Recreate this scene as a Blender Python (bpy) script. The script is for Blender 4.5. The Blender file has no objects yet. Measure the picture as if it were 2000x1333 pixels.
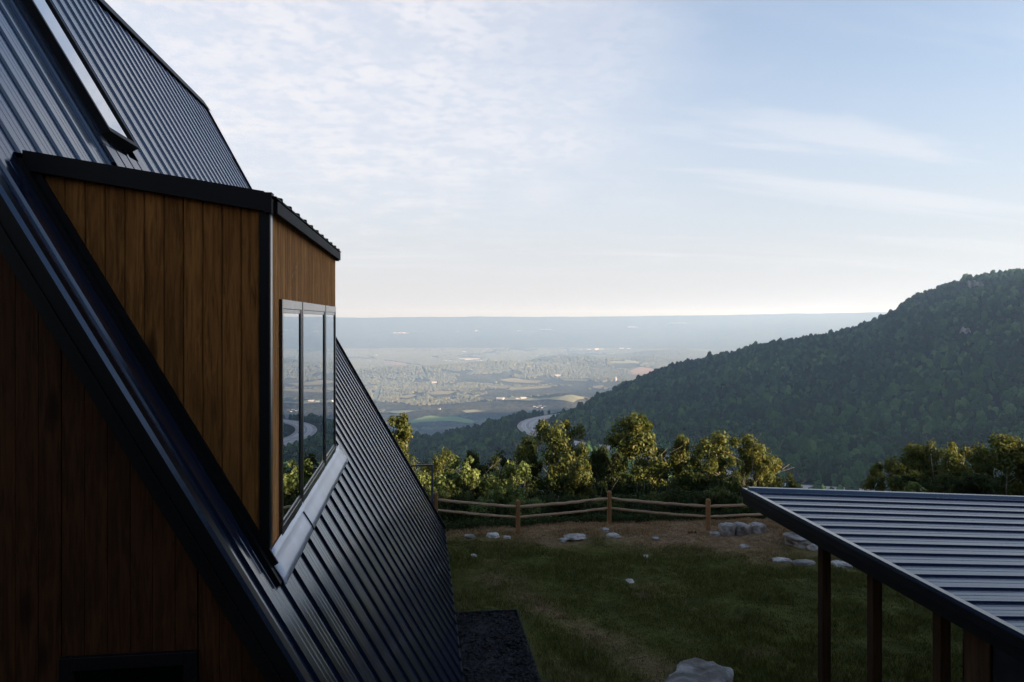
import bpy, math, random
import numpy as np
from math import radians, sin, cos, tan, pi, sqrt
S = bpy.context.scene
COL = S.collection
RNG = np.random.default_rng(7)
random.seed(7)

# ------------------------------------------------------------------ camera
# world frame: the camera is the origin, Y runs along the house ridge, z is height above the lens
F, VH = 1450.0, 623.0
HAZE_DENSITY = 6.2e-5
TH = math.atan(181.0 / F)
CT, ST = cos(TH), sin(TH)
cam = bpy.data.cameras.new('camera')
cam.sensor_width = 36.0
cam.lens = 36.0 * F / 2000.0
cam.shift_y = -(666.5 - VH) / 2000.0
cam.clip_start = 0.05
cam.clip_end = 60000.0
camo = bpy.data.objects.new('camera', cam)
COL.objects.link(camo)
camo.rotation_euler = (pi / 2, 0, -TH)
S.camera = camo

# ------------------------------------------------------------------ light
SUN_AZ = radians(112)        # clockwise from the camera's forward direction
SUN_EL = radians(11.5)
az_world = SUN_AZ + TH       # clockwise from +Y
sdir = np.array([sin(az_world) * cos(SUN_EL), cos(az_world) * cos(SUN_EL), sin(SUN_EL)])
sun = bpy.data.lights.new('sun', 'SUN')
sun.energy = 5.0
sun.angle = radians(0.5)
sun.color = (1.0, 0.80, 0.62)
suno = bpy.data.objects.new('sun', sun)
COL.objects.link(suno)
from mathutils import Vector
suno.rotation_euler = Vector(sdir).to_track_quat('Z', 'Y').to_euler()
suno.location = (30, -10, 40)

S.view_settings.view_transform = 'Standard'
S.view_settings.look = 'None'
S.view_settings.exposure = 1.76
S.view_settings.gamma = 1.0
S.cycles.max_bounces = 7
S.cycles.diffuse_bounces = 3
S.cycles.glossy_bounces = 4
S.cycles.transparent_max_bounces = 12
S.cycles.volume_bounces = 2
S.cycles.sample_clamp_indirect = 4.0


# ------------------------------------------------------------------ node helper
class NT:
    def __init__(self, tree):
        self.t = tree
        self.n = tree.nodes
        self.l = tree.links

    def new(self, typ, **kw):
        n = self.n.new(typ)
        for k, v in kw.items():
            if k.startswith('i_'):
                key = k[2:]
                key = int(key) if key.isdigit() else key.replace('_', ' ')
                self.put(n.inputs[key], v)
            else:
                setattr(n, k, v)
        return n

    def put(self, sock, v):
        if hasattr(v, 'is_output') or hasattr(v, 'links'):
            self.l.new(v, sock)
        elif isinstance(v, (tuple, list)) and len(v) == 3 and sock.type == 'RGBA':
            sock.default_value = (*v, 1)
        else:
            sock.default_value = v

    def math(self, op, a, b=0.0, c=None, clamp=False):
        n = self.new('ShaderNodeMath', operation=op, use_clamp=clamp)
        self.put(n.inputs[0], a)
        self.put(n.inputs[1], b)
        if c is not None:
            self.put(n.inputs[2], c)
        return n.outputs[0]

    def maprange(self, v, a, b, c=0.0, d=1.0, smooth=True):
        n = self.new('ShaderNodeMapRange', interpolation_type='SMOOTHSTEP' if smooth else 'LINEAR')
        for i, x in enumerate((v, a, b, c, d)):
            self.put(n.inputs[i], x)
        return n.outputs[0]

    def noise(self, vec, scale, detail=4.0, rough=0.55, dist=0.0):
        n = self.new('ShaderNodeTexNoise')
        self.put(n.inputs['Vector'], vec)
        self.put(n.inputs['Scale'], scale)
        self.put(n.inputs['Detail'], detail)
        self.put(n.inputs['Roughness'], rough)
        self.put(n.inputs['Distortion'], dist)
        return n.outputs[0]

    def mapping(self, vec, scale=(1, 1, 1), rot=(0, 0, 0), loc=(0, 0, 0)):
        n = self.new('ShaderNodeMapping')
        self.put(n.inputs['Vector'], vec)
        n.inputs['Scale'].default_value = scale
        n.inputs['Rotation'].default_value = rot
        n.inputs['Location'].default_value = loc
        return n.outputs[0]

    def mix(self, f, a, b, mode='MIX'):
        n = self.new('ShaderNodeMix', data_type='RGBA', blend_type=mode)
        self.put(n.inputs[0], f)
        self.put(n.inputs[6], a)
        self.put(n.inputs[7], b)
        return n.outputs[2]

    def ramp(self, f, stops):
        n = self.new('ShaderNodeValToRGB')
        cr = n.color_ramp
        while len(cr.elements) < len(stops):
            cr.elements.new(0.5)
        for e, (p, c) in zip(cr.elements, stops):
            e.position = p
            e.color = (*c, 1)
        self.put(n.inputs[0], f)
        return n.outputs[0]


# ------------------------------------------------------------------ world: Nishita sky with thin cloud
W = bpy.data.worlds.new('World')
S.world = W
W.use_nodes = True
nt = NT(W.node_tree)
W.node_tree.nodes.clear()
sky = nt.new('ShaderNodeTexSky', sky_type='NISHITA')
sky.sun_disc = False
sky.sun_elevation = SUN_EL
sky.sun_rotation = az_world
sky.altitude = 600
sky.air_density = 1.0
sky.dust_density = 1.2
sky.ozone_density = 2.0
tc = nt.new('ShaderNodeTexCoord')
dirn = tc.outputs['Generated']
sep = nt.new('ShaderNodeSeparateXYZ')
nt.put(sep.inputs[0], dirn)
dx, dy, dz = sep.outputs
zc = nt.math('ADD', nt.math('MAXIMUM', dz, 0.0), 0.10)
cp = nt.new('ShaderNodeCombineXYZ')
nt.put(cp.inputs[0], nt.math('DIVIDE', dx, zc))
nt.put(cp.inputs[1], nt.math('DIVIDE', dy, zc))
cpv = cp.outputs[0]
# altocumulus sheet in the upper left part of the view
wob = nt.noise(cpv, 1.3, 3)
fl = nt.noise(cpv, 17.0, 4, 0.55, 0.2)
fl2 = nt.noise(cpv, 4.0, 4, 0.55)
flo = nt.math('ADD', nt.math('MULTIPLY', fl, 0.65), nt.math('MULTIPLY', fl2, 0.35))
flk = nt.maprange(flo, 0.41, 0.57)
az_ = nt.math('ARCTAN2', dx, dy)                  # 0 along the ridge, grows to the right
edge = nt.math('ADD', az_, nt.math('MULTIPLY', nt.math('SUBTRACT', wob, 0.5), 0.55))
edge = nt.math('ADD', edge, nt.math('MULTIPLY', nt.math('SUBTRACT', fl2, 0.5), 0.34))
edge = nt.math('ADD', edge, nt.math('MULTIPLY', nt.math('SUBTRACT', fl, 0.5), 0.20))
side = nt.maprange(edge, 0.50, 0.00)
low = nt.maprange(nt.math('ADD', dz, nt.math('MULTIPLY', nt.math('SUBTRACT', fl2, 0.5), 0.20)), 0.06, 0.26)
alto = nt.math('MULTIPLY', nt.math('MULTIPLY', nt.math('ADD', nt.math('MULTIPLY', flk, nt.maprange(fl2, 0.35, 0.65, 0.16, 0.42)), 0.38), side), low)
# long soft wisps nearer the horizon
wv = nt.mapping(cpv, (0.16, 0.75, 1), (0, 0, 0.35))
wisp = nt.maprange(nt.noise(wv, 1.6, 6, 0.6, 0.8), 0.52, 0.66)
wz = nt.math('MULTIPLY', nt.maprange(dz, 0.02, 0.10), nt.maprange(dz, 0.42, 0.16))
wisp = nt.math('MULTIPLY', nt.math('MULTIPLY', wisp, wz), 0.42)
# broad milky veil along the horizon and towards the left
veil = nt.math('ADD', nt.math('MULTIPLY', nt.maprange(dz, 0.40, 0.0), 0.62), nt.math('MULTIPLY', nt.maprange(dz, 0.75, 0.40), 0.26))
veil2 = nt.math('MULTIPLY', nt.maprange(az_, 0.75, -0.35), 0.45)
high = nt.maprange(dz, 0.58, 0.41)            # clear blue overhead
alto = nt.math('MULTIPLY', alto, high)
veil2 = nt.math('MULTIPLY', veil2, high)
cl = nt.math('MAXIMUM', alto, wisp)
inv = nt.math('MULTIPLY', nt.math('SUBTRACT', 1.0, veil), nt.math('SUBTRACT', 1.0, veil2))
inv = nt.math('MULTIPLY', inv, nt.math('SUBTRACT', 1.0, cl))
cover = nt.math('SUBTRACT', 1.0, inv, clamp=True)
VEIL = (2.42, 2.38, 2.56)
CLOUD = (3.18, 3.14, 3.25)
skyc = nt.mix(nt.math('SUBTRACT', 1.0, nt.math('MULTIPLY', nt.math('SUBTRACT', 1.0, veil), nt.math('SUBTRACT', 1.0, veil2))), sky.outputs[0], VEIL)
skyc = nt.mix(cl, skyc, CLOUD)
bg = nt.new('ShaderNodeBackground')
nt.put(bg.inputs['Color'], skyc)
bg.inputs['Strength'].default_value = 0.088
wo = nt.new('ShaderNodeOutputWorld')
nt.l.new(bg.outputs[0], wo.inputs[0])


# ------------------------------------------------------------------ geometry helpers
def ray(u, v):
    xc = (u - 1000.0) / F
    return np.array([xc * CT + ST, CT - xc * ST, -(v - VH) / F])


def at(u, v, d):
    return ray(u, v) * d


def mesh_obj(name, verts, faces, mat=None, parent=None, smooth=False):
    me = bpy.data.meshes.new(name)
    verts = np.asarray(verts, dtype=np.float32)
    if isinstance(faces, np.ndarray):
        n, k = faces.shape
        me.vertices.add(len(verts))
        me.vertices.foreach_set('co', verts.ravel())
        me.loops.add(n * k)
        me.loops.foreach_set('vertex_index', faces.astype(np.int32).ravel())
        me.polygons.add(n)
        me.polygons.foreach_set('loop_start', np.arange(0, n * k, k, dtype=np.int32))
        me.polygons.foreach_set('loop_total', np.full(n, k, dtype=np.int32))
        me.update(calc_edges=True)
    else:
        me.from_pydata([tuple(map(float, v)) for v in verts], [], faces)
        me.update()
    if smooth:
        me.polygons.foreach_set('use_smooth', np.ones(len(me.polygons), dtype=bool))
    if mat is not None:
        me.materials.append(mat)
    o = bpy.data.objects.new(name, me)
    COL.objects.link(o)
    if parent is not None:
        o.parent = parent
        base = parent
        off = Vector((0, 0, 0))
        while base is not None:
            off += base.location
            base = base.parent
        o.location = -off          # geometry is given in world coordinates
    return o


def tag(o, label=None, cat=None, group=None, kind=None):
    for k, v in (('label', label), ('category', cat), ('group', group), ('kind', kind)):
        if v:
            o[k] = v
    return o


def empty(name, loc, label=None, cat=None, group=None):
    o = bpy.data.objects.new(name, None)
    o.empty_display_size = 0.3
    COL.objects.link(o)
    o.location = loc
    return tag(o, label, cat, group)


class MB:
    """collects polygons of one part"""
    def __init__(self):
        self.v, self.f = [], []

    def add(self, vs, fs):
        b = len(self.v)
        self.v += [tuple(map(float, p)) for p in vs]
        self.f += [tuple(i + b for i in f) for f in fs]

    def hexa(self, p):
        """p: 8 points, bottom ring 0-3, top ring 4-7"""
        self.add(p, [(0, 3, 2, 1), (4, 5, 6, 7), (0, 1, 5, 4), (1, 2, 6, 5), (2, 3, 7, 6), (3, 0, 4, 7)])

    def box(self, lo, hi):
        x0, y0, z0 = lo
        x1, y1, z1 = hi
        self.hexa([(x0, y0, z0), (x1, y0, z0), (x1, y1, z0), (x0, y1, z0),
                   (x0, y0, z1), (x1, y0, z1), (x1, y1, z1), (x0, y1, z1)])

    def tube(self, pts, radii, seg=8, cap=True):
        pts = [Vector(p) for p in pts]
        b = len(self.v)
        n = len(pts)
        for i, p in enumerate(pts):
            t = (pts[min(i + 1, n - 1)] - pts[max(i - 1, 0)]).normalized()
            a = Vector((0, 0, 1)) if abs(t.z) < 0.9 else Vector((1, 0, 0))
            u = t.cross(a).normalized()
            w = t.cross(u)
            for k in range(seg):
                an = 2 * pi * k / seg
                q = p + (u * cos(an) + w * sin(an)) * radii[i]
                self.v.append(tuple(q))
        for i in range(n - 1):
            for k in range(seg):
                k2 = (k + 1) % seg
                self.f.append((b + i * seg + k, b + i * seg + k2, b + (i + 1) * seg + k2, b + (i + 1) * seg + k))
        if cap:
            self.f.append(tuple(b + k for k in range(seg))[::-1])
            self.f.append(tuple(b + (n - 1) * seg + k for k in range(seg)))

    def build(self, name, mat, parent=None, smooth=False, bevel=0.0):
        o = mesh_obj(name, self.v, self.f, mat, parent, smooth)
        if bevel:
            m = o.modifiers.new('bevel', 'BEVEL')
            m.width = bevel
            m.segments = 2
            m.limit_method = 'ANGLE'
        return o


def hash3(ix, iy, iz, seed):
    h = (ix * 374761393 + iy * 668265263 + iz * 2147483647 + seed * 1274126177) & 0xFFFFFFFF
    h = ((h ^ (h >> 13)) * 1274126177) & 0xFFFFFFFF
    return ((h ^ (h >> 16)) & 0xFFFFFF) / float(0xFFFFFF)


def vnoise(p, seed=0):
    """value noise for an (n,3) or (n,2) array, range 0..1"""
    p = np.asarray(p, dtype=np.float64)
    if p.shape[1] == 2:
        p = np.c_[p, np.zeros(len(p))]
    i = np.floor(p).astype(np.int64)
    f = p - i
    f = f * f * (3 - 2 * f)
    r = 0
    for a in (0, 1):
        for b in (0, 1):
            for c in (0, 1):
                w = (f[:, 0] if a else 1 - f[:, 0]) * (f[:, 1] if b else 1 - f[:, 1]) * (f[:, 2] if c else 1 - f[:, 2])
                r = r + w * hash3(i[:, 0] + a, i[:, 1] + b, i[:, 2] + c, seed)
    return r


def fbm(p, oct=4, seed=0):
    r, a, s = 0, 0.5, 1.0
    for k in range(oct):
        r = r + a * (vnoise(np.asarray(p) * s, seed + k * 17) - 0.5)
        a *= 0.5
        s *= 2.03
    return r


def sstep(x, a, b):
    t = np.clip((x - a) / (b - a), 0, 1)
    return t * t * (3 - 2 * t)


# ------------------------------------------------------------------ materials
def mat(name):
    m = bpy.data.materials.new(name)
    m.use_nodes = True
    m.node_tree.nodes.clear()
    t = NT(m.node_tree)
    out = t.new('ShaderNodeOutputMaterial')
    return m, t, out


def principled(t, out, **kw):
    p = t.new('ShaderNodeBsdfPrincipled')
    for k, v in kw.items():
        t.put(p.inputs[k.replace('_', ' ')], v)
    t.l.new(p.outputs[0], out.inputs[0])
    return p


def bump(t, h, strength=0.3, dist=0.01):
    b = t.new('ShaderNodeBump')
    b.inputs['Strength'].default_value = strength
    b.inputs['Distance'].default_value = dist
    t.put(b.inputs['Height'], h)
    return b.outputs[0]


def objco(t):
    return t.new('ShaderNodeTexCoord').outputs['Object']


def geopos(t):
    return t.new('ShaderNodeNewGeometry').outputs['Position']


def m_metal(name, col, rough, streak_axis=(6, 6, 0.5), spec=0.5, dirt=0.25, tint=(0.70, 0.83, 1.0), coat=0.0):
    m, t, o = mat(name)
    c = geopos(t)
    n = t.noise(t.mapping(c, streak_axis), 3.0, 5)
    n2 = t.noise(c, 1.1, 3)
    r = t.math('ADD', rough - 0.06, t.math('MULTIPLY', t.math('ADD', n, n2), 0.08))
    cc = t.mix(t.math('MULTIPLY', t.maprange(n2, 0.45, 0.75), dirt), col, tuple(min(1, x * 1.9 + 0.012) for x in col))
    p = principled(t, o, Base_Color=cc, Roughness=r)
    p.inputs['Specular IOR Level'].default_value = spec
    p.inputs['Specular Tint'].default_value = (*tint, 1)
    p.inputs['Coat Weight'].default_value = coat
    p.inputs['Coat Roughness'].default_value = rough * 0.7
    t.put(p.inputs['Normal'], bump(t, t.noise(c, 2.0, 2), 0.02, 0.01))
    return m


ROOF = m_metal('roof_metal', (0.007, 0.011, 0.024), 0.14, (1.2, 9, 1.2), 1.0, 0.25, (0.58, 0.75, 1.0), 0.22)
TRIM = m_metal('trim_metal', (0.0035, 0.0033, 0.0038), 0.48, (3, 3, 3), 0.16, 0.1, (1, 1, 1))
EAVE = m_metal('eave_metal', (0.005, 0.005, 0.006), 0.6, (3, 3, 3), 0.12, 0.1, (1, 1, 1))
TRIMG = m_metal('edge_trim', (0.010, 0.013, 0.022), 0.22, (3, 3, 3), 0.7, 0.1, (0.5, 0.7, 1.0), 0.1)
SHEDROOF = m_metal('shed_roof_metal', (0.010, 0.016, 0.040), 0.22, (0.8, 9, 1), 0.45, 0.25, (0.45, 0.68, 1.0), 0.05)
APRON = m_metal('apron_flashing', (0.44, 0.44, 0.50), 0.36, (2, 2, 2), 1.0, 0.5, (1, 1, 1), 0.8)
FRAME = m_metal('window_frame', (0.014, 0.014, 0.017), 0.27, (3, 3, 3), 0.9, 0.1, (1, 1, 1), 0.5)


def m_wood(name, base, dark, lightc, along, rough=0.6, fleck=0.0, knots=True):
    """along: 'Z' boards are vertical, grain runs along z"""
    m, t, o = mat(name)
    c = geopos(t)
    isl = t.new('ShaderNodeNewGeometry').outputs['Random Per Island']
    off = t.new('ShaderNodeCombineXYZ')
    t.put(off.inputs[0], t.math('MULTIPLY', isl, 17.0))
    t.put(off.inputs[1], t.math('MULTIPLY', isl, 31.0))
    t.put(off.inputs[2], t.math('MULTIPLY', isl, 53.0))
    vm = t.new('ShaderNodeVectorMath', operation='ADD')
    t.put(vm.inputs[0], c)
    t.put(vm.inputs[1], off.outputs[0])
    v = vm.outputs[0]
    sc = {'Z': (1, 1, 0.07), 'X': (0.07, 1, 1)}[along]
    g = t.noise(t.mapping(v, sc), 26.0, 6, 0.65, 1.2)
    g2 = t.noise(t.mapping(v, sc), 90.0, 3, 0.6)
    blot = t.noise(t.mapping(v, tuple(0.25 + 0.75 * s for s in sc)), 3.5, 3)
    col = t.mix(t.maprange(g, 0.35, 0.68), base, dark)
    col = t.mix(t.math('MULTIPLY', t.maprange(blot, 0.4, 0.7), 0.55), col, dark)
    col = t.mix(t.math('MULTIPLY', t.maprange(g2, 0.5, 0.8), 0.35), col, lightc)
    if knots:
        vo = t.new('ShaderNodeTexVoronoi', feature='F1')
        t.put(vo.inputs['Vector'], t.mapping(v, tuple(1.0 if s == 1 else 0.32 for s in sc)))
        vo.inputs['Scale'].default_value = 4.0
        k = t.maprange(vo.outputs['Distance'], 0.25, 0.04)
        col = t.mix(t.math('MULTIPLY', k, 0.85), col, tuple(x * 0.35 for x in dark))
    val = t.math('ADD', 0.84, t.math('MULTIPLY', isl, 0.32))
    hs = t.new('ShaderNodeHueSaturation')
    t.put(hs.inputs['Value'], val)
    t.put(hs.inputs['Color'], col)
    col = hs.outputs[0]
    if fleck:
        fn = t.noise(t.mapping(v, tuple(1.0 if s == 1 else 0.16 for s in sc)), 60.0, 2, 0.5)
        col = t.mix(t.math('MULTIPLY', t.maprange(fn, 0.69, 0.76), fleck), col, (0.75, 0.58, 0.42))
    p = principled(t, o, Base_Color=col, Roughness=t.math('ADD', rough, t.math('MULTIPLY', g, 0.15)))
    p.inputs['Specular IOR Level'].default_value = 0.10
    t.put(p.inputs['Normal'], bump(t, t.math('ADD', g, t.math('MULTIPLY', g2, 0.5)), 0.25, 0.004))
    return m


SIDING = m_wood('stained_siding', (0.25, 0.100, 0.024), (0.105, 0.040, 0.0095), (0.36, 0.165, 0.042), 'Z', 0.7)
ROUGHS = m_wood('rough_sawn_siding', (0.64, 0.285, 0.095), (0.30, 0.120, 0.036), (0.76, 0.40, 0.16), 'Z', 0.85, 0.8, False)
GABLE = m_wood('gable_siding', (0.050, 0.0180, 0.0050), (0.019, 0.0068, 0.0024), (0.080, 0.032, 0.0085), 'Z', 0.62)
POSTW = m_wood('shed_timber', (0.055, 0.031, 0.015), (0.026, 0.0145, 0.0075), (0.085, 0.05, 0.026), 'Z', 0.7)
CEDAR = m_wood('cedar_post', (0.30, 0.160, 0.065), (0.18, 0.090, 0.038), (0.38, 0.23, 0.11), 'Z', 0.7)
RAILW = m_wood('split_rail', (0.46, 0.30, 0.185), (0.29, 0.18, 0.105), (0.58, 0.42, 0.28), 'X', 0.75)


def m_glass(name, tint, lo=0.30):
    m, t, o = mat(name)
    lw = t.new('ShaderNodeLayerWeight')
    lw.inputs['Blend'].default_value = 0.5
    fac = t.math('ADD', lo, t.math('MULTIPLY', t.math('POWER', lw.outputs['Facing'], 1.5), 0.95 - lo))
    gl = t.new('ShaderNodeBsdfGlossy')
    gl.inputs['Roughness'].default_value = 0.004
    gl.inputs['Color'].default_value = (0.86, 0.89, 0.93, 1)
    t.put(gl.inputs['Normal'], bump(t, t.noise(geopos(t), 0.9, 1), 0.008, 0.02))
    tr = t.new('ShaderNodeBsdfTransparent')
    tr.inputs['Color'].default_value = (*tint, 1)
    mx = t.new('ShaderNodeMixShader')
    t.put(mx.inputs[0], fac)
    t.l.new(tr.outputs[0], mx.inputs[1])
    t.l.new(gl.outputs[0], mx.inputs[2])
    t.l.new(mx.outputs[0], o.inputs[0])
    return m


GLASS = m_glass('window_glass', (0.30, 0.32, 0.33))
DARKGLASS = m_glass('door_glass', (0.08, 0.08, 0.09), 0.05)


def m_leaf(name, stops, trans=0.35, spec=0.3):
    m, t, o = mat(name)
    isl = t.new('ShaderNodeNewGeometry').outputs['Random Per Island']
    c = objco(t)
    n = t.noise(c, 1.3, 3)
    f = t.math('ADD', t.math('MULTIPLY', isl, 0.55), t.math('MULTIPLY', t.maprange(n, 0.3, 0.7), 0.45))
    col = t.ramp(f, stops)
    p = t.new('ShaderNodeBsdfPrincipled')
    t.put(p.inputs['Base Color'], col)
    p.inputs['Roughness'].default_value = 0.62
    p.inputs['Specular IOR Level'].default_value = spec
    tl = t.new('ShaderNodeBsdfTranslucent')
    t.put(tl.inputs['Color'], t.mix(1.0, col, (1.25, 1.2, 0.6), 'MULTIPLY'))
    mx = t.new('ShaderNodeMixShader')
    mx.inputs[0].default_value = trans
    t.l.new(p.outputs[0], mx.inputs[1])
    t.l.new(tl.outputs[0], mx.inputs[2])
    t.l.new(mx.outputs[0], o.inputs[0])
    return m


LEAF_GOLD = m_leaf('leaf_gold', [(0.0, (0.034, 0.053, 0.012)), (0.45, (0.070, 0.090, 0.018)), (0.8, (0.125, 0.122, 0.022)), (1.0, (0.19, 0.145, 0.026))])
LEAF_DARK = m_leaf('leaf_dark', [(0.0, (0.022, 0.034, 0.012)), (0.5, (0.035, 0.050, 0.016)), (1.0, (0.060, 0.070, 0.018))], 0.3, 0.08)
LEAF_PALE = m_leaf('leaf_pale', [(0.0, (0.07, 0.10, 0.026)), (0.5, (0.125, 0.165, 0.045)), (1.0, (0.24, 0.27, 0.09))])
LEAF_RUST = m_leaf('leaf_rust', [(0.0, (0.06, 0.022, 0.010)), (0.6, (0.11, 0.036, 0.012)), (1.0, (0.13, 0.07, 0.02))])


def m_simple(name, c1, c2, scale, rough=0.85, bumps=0.3, det=5, dist=0.02):
    m, t, o = mat(name)
    c = geopos(t)
    n = t.noise(c, scale, det, 0.6)
    p = principled(t, o, Base_Color=t.mix(t.maprange(n, 0.35, 0.65), c1, c2), Roughness=rough)
    p.inputs['Specular IOR Level'].default_value = 0.2
    t.put(p.inputs['Normal'], bump(t, n, bumps, dist))
    return m


BARK = m_simple('bark', (0.16, 0.14, 0.115), (0.07, 0.058, 0.045), 14, 0.9, 0.6)
PALEBARK = m_simple('pale_bark', (0.34, 0.31, 0.26), (0.18, 0.155, 0.125), 12, 0.9, 0.5)
MULCH = m_simple('mulch', (0.014, 0.012, 0.012), (0.040, 0.035, 0.034), 28, 0.95, 1.0, 6, 0.05)
BLACKM = m_simple('black_steel', (0.010, 0.010, 0.012), (0.020, 0.020, 0.024), 8, 0.4, 0.05)
STEELB = m_simple('coated_steel', (0.055, 0.062, 0.085), (0.09, 0.10, 0.13), 8, 0.4, 0.05)


def m_rock(name, k=1.0):
    m, t, o = mat(name)
    c = geopos(t)
    n = t.noise(c, 2.2, 8, 0.65, 0.6)
    n2 = t.noise(c, 11, 6, 0.7)
    n3 = t.noise(t.mapping(c, (1, 1, 3)), 5, 5, 0.6, 0.8)
    col = t.ramp(n, [(0.30, (0.090 * k, 0.072 * k, 0.060 * k)), (0.46, (0.215 * k, 0.18 * k, 0.152 * k)), (0.60, (0.42 * k, 0.37 * k, 0.325 * k)), (0.78, (0.25 * k, 0.21 * k, 0.17 * k))])
    col = t.mix(t.math('MULTIPLY', t.maprange(n2, 0.5, 0.72), 0.6), col, (0.12, 0.11, 0.10))
    col = t.mix(t.math('MULTIPLY', t.maprange(n3, 0.58, 0.7), 0.55), col, (0.085, 0.095, 0.055))
    p = principled(t, o, Base_Color=col, Roughness=0.9)
    p.inputs['Specular IOR Level'].default_value = 0.2
    t.put(p.inputs['Normal'], bump(t, t.math('ADD', n, n2), 0.7, 0.05))
    return m


ROCK = m_rock('weathered_rock')
ROCKW = m_rock('bleached_rock', 1.4)


def m_lawn():
    m, t, o = mat('lawn')
    c = geopos(t)
    dry = t.new('ShaderNodeAttribute', attribute_name='dry').outputs['Fac']
    n = t.noise(c, 1.4, 6, 0.6)
    n2 = t.noise(c, 9, 5, 0.65)
    n3 = t.noise(c, 40, 3, 0.6)
    g = t.mix(t.maprange(n, 0.35, 0.65), (0.072, 0.074, 0.011), (0.115, 0.112, 0.016))
    g = t.mix(t.math('MULTIPLY', n3, 0.6), g, (0.018, 0.020, 0.006))
    b = t.mix(t.maprange(n2, 0.38, 0.62), (0.20, 0.105, 0.055), (0.32, 0.195, 0.10))
    b = t.mix(t.math('MULTIPLY', t.maprange(n3, 0.45, 0.7), 0.55), b, (0.045, 0.028, 0.02))
    f = t.math('ADD', dry, t.math('MULTIPLY', t.math('SUBTRACT', n2, 0.5), 0.7), clamp=True)
    p = principled(t, o, Base_Color=t.mix(f, g, b), Roughness=0.95)
    p.inputs['Specular IOR Level'].default_value = 0.1
    t.put(p.inputs['Normal'], bump(t, t.math('ADD', n2, n3), 0.8, 0.04))
    return m


def m_blade():
    m, t, o = mat('grass_blade')
    dry = t.new('ShaderNodeAttribute', attribute_name='dry').outputs['Fac']
    isl = t.new('ShaderNodeNewGeometry').outputs['Random Per Island']
    g = t.ramp(isl, [(0, (0.052, 0.063, 0.010)), (0.6, (0.105, 0.112, 0.016)), (1, (0.17, 0.145, 0.03))])
    b = t.ramp(isl, [(0, (0.18, 0.098, 0.050)), (0.6, (0.32, 0.195, 0.095)), (1, (0.45, 0.31, 0.16))])
    p = principled(t, o, Base_Color=t.mix(dry, g, b), Roughness=0.7)
    p.inputs['Specular IOR Level'].default_value = 0.2
    return m


LAWN = m_lawn()
BLADE = m_blade()


def m_terrain():
    m, t, o = mat('wooded_ground')
    c = geopos(t)
    n = t.noise(c, 0.004, 6, 0.65)
    n2 = t.noise(c, 0.03, 5, 0.7)
    col = t.mix(t.maprange(n, 0.35, 0.65), (0.075, 0.082, 0.062), (0.14, 0.142, 0.11))  # base paled in place of haze on the far ridge
    col = t.mix(t.maprange(n2, 0.4, 0.65), col, (0.030, 0.036, 0.026))
    ln = t.new('ShaderNodeVectorMath', operation='LENGTH')
    t.put(ln.inputs[0], c)
    col = t.mix(t.maprange(ln.outputs['Value'], 3300, 5200), (0.008, 0.013, 0.008), col)   # near forest floor darkened so gaps between crowns look shaded
    p = principled(t, o, Base_Color=col, Roughness=1.0)
    p.inputs['Specular IOR Level'].default_value = 0.0
    t.put(p.inputs['Normal'], bump(t, t.math('ADD', n2, t.noise(c, 0.09, 3)), 0.8, 9.0))
    return m


TERR = m_terrain()


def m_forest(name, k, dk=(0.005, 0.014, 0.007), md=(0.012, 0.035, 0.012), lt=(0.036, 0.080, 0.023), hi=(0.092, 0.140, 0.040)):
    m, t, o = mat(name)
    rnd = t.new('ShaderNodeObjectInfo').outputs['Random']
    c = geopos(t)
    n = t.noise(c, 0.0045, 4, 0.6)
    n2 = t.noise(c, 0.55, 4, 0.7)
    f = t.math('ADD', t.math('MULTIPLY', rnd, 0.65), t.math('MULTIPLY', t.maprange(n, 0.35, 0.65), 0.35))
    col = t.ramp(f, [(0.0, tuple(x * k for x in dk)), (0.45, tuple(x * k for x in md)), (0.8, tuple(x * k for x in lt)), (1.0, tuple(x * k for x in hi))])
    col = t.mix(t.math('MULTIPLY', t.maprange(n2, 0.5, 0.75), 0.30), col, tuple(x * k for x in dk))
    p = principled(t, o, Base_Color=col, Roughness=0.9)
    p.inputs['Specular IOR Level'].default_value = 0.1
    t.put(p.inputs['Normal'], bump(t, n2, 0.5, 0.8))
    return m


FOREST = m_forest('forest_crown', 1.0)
FORESTV = m_forest('valley_crown', 1.0, (0.085, 0.098, 0.072), (0.12, 0.132, 0.092), (0.155, 0.163, 0.110), (0.20, 0.195, 0.135))  # crowns paled to stand in for haze and sunlight over the valley

# ------------------------------------------------------------------ the A-frame house
T3 = sqrt(3.0)
RC = -3.698                      # roof plane: T3*x + z = RC
ZR, XR = 5.125, -5.094           # ridge
ZE = -4.66                       # eave
Y0 = 5.0                         # near rake


def RP(z, y, off=0.0, side=1):
    x = (RC - z) / T3 + 0.866 * off
    if side < 0:
        x = 2 * XR - x
    return (x, y, z + 0.5 * off)


def yend(z):
    return float(np.interp(z, [-4.7, -4.2, -0.53, 2.88, 5.2], [16.52, 16.53, 16.9, 17.55, 18.30]))


def zmin_at(y):
    """lowest z of the roof sheet at this y (the far rake leans out towards the ridge)"""
    return float(np.interp(y, [16.52, 16.53, 16.9, 17.55, 18.30], [ZE, -4.2, -0.53, 2.88, 5.1])) if y > 16.52 else ZE


PITCH = 0.406


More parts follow.
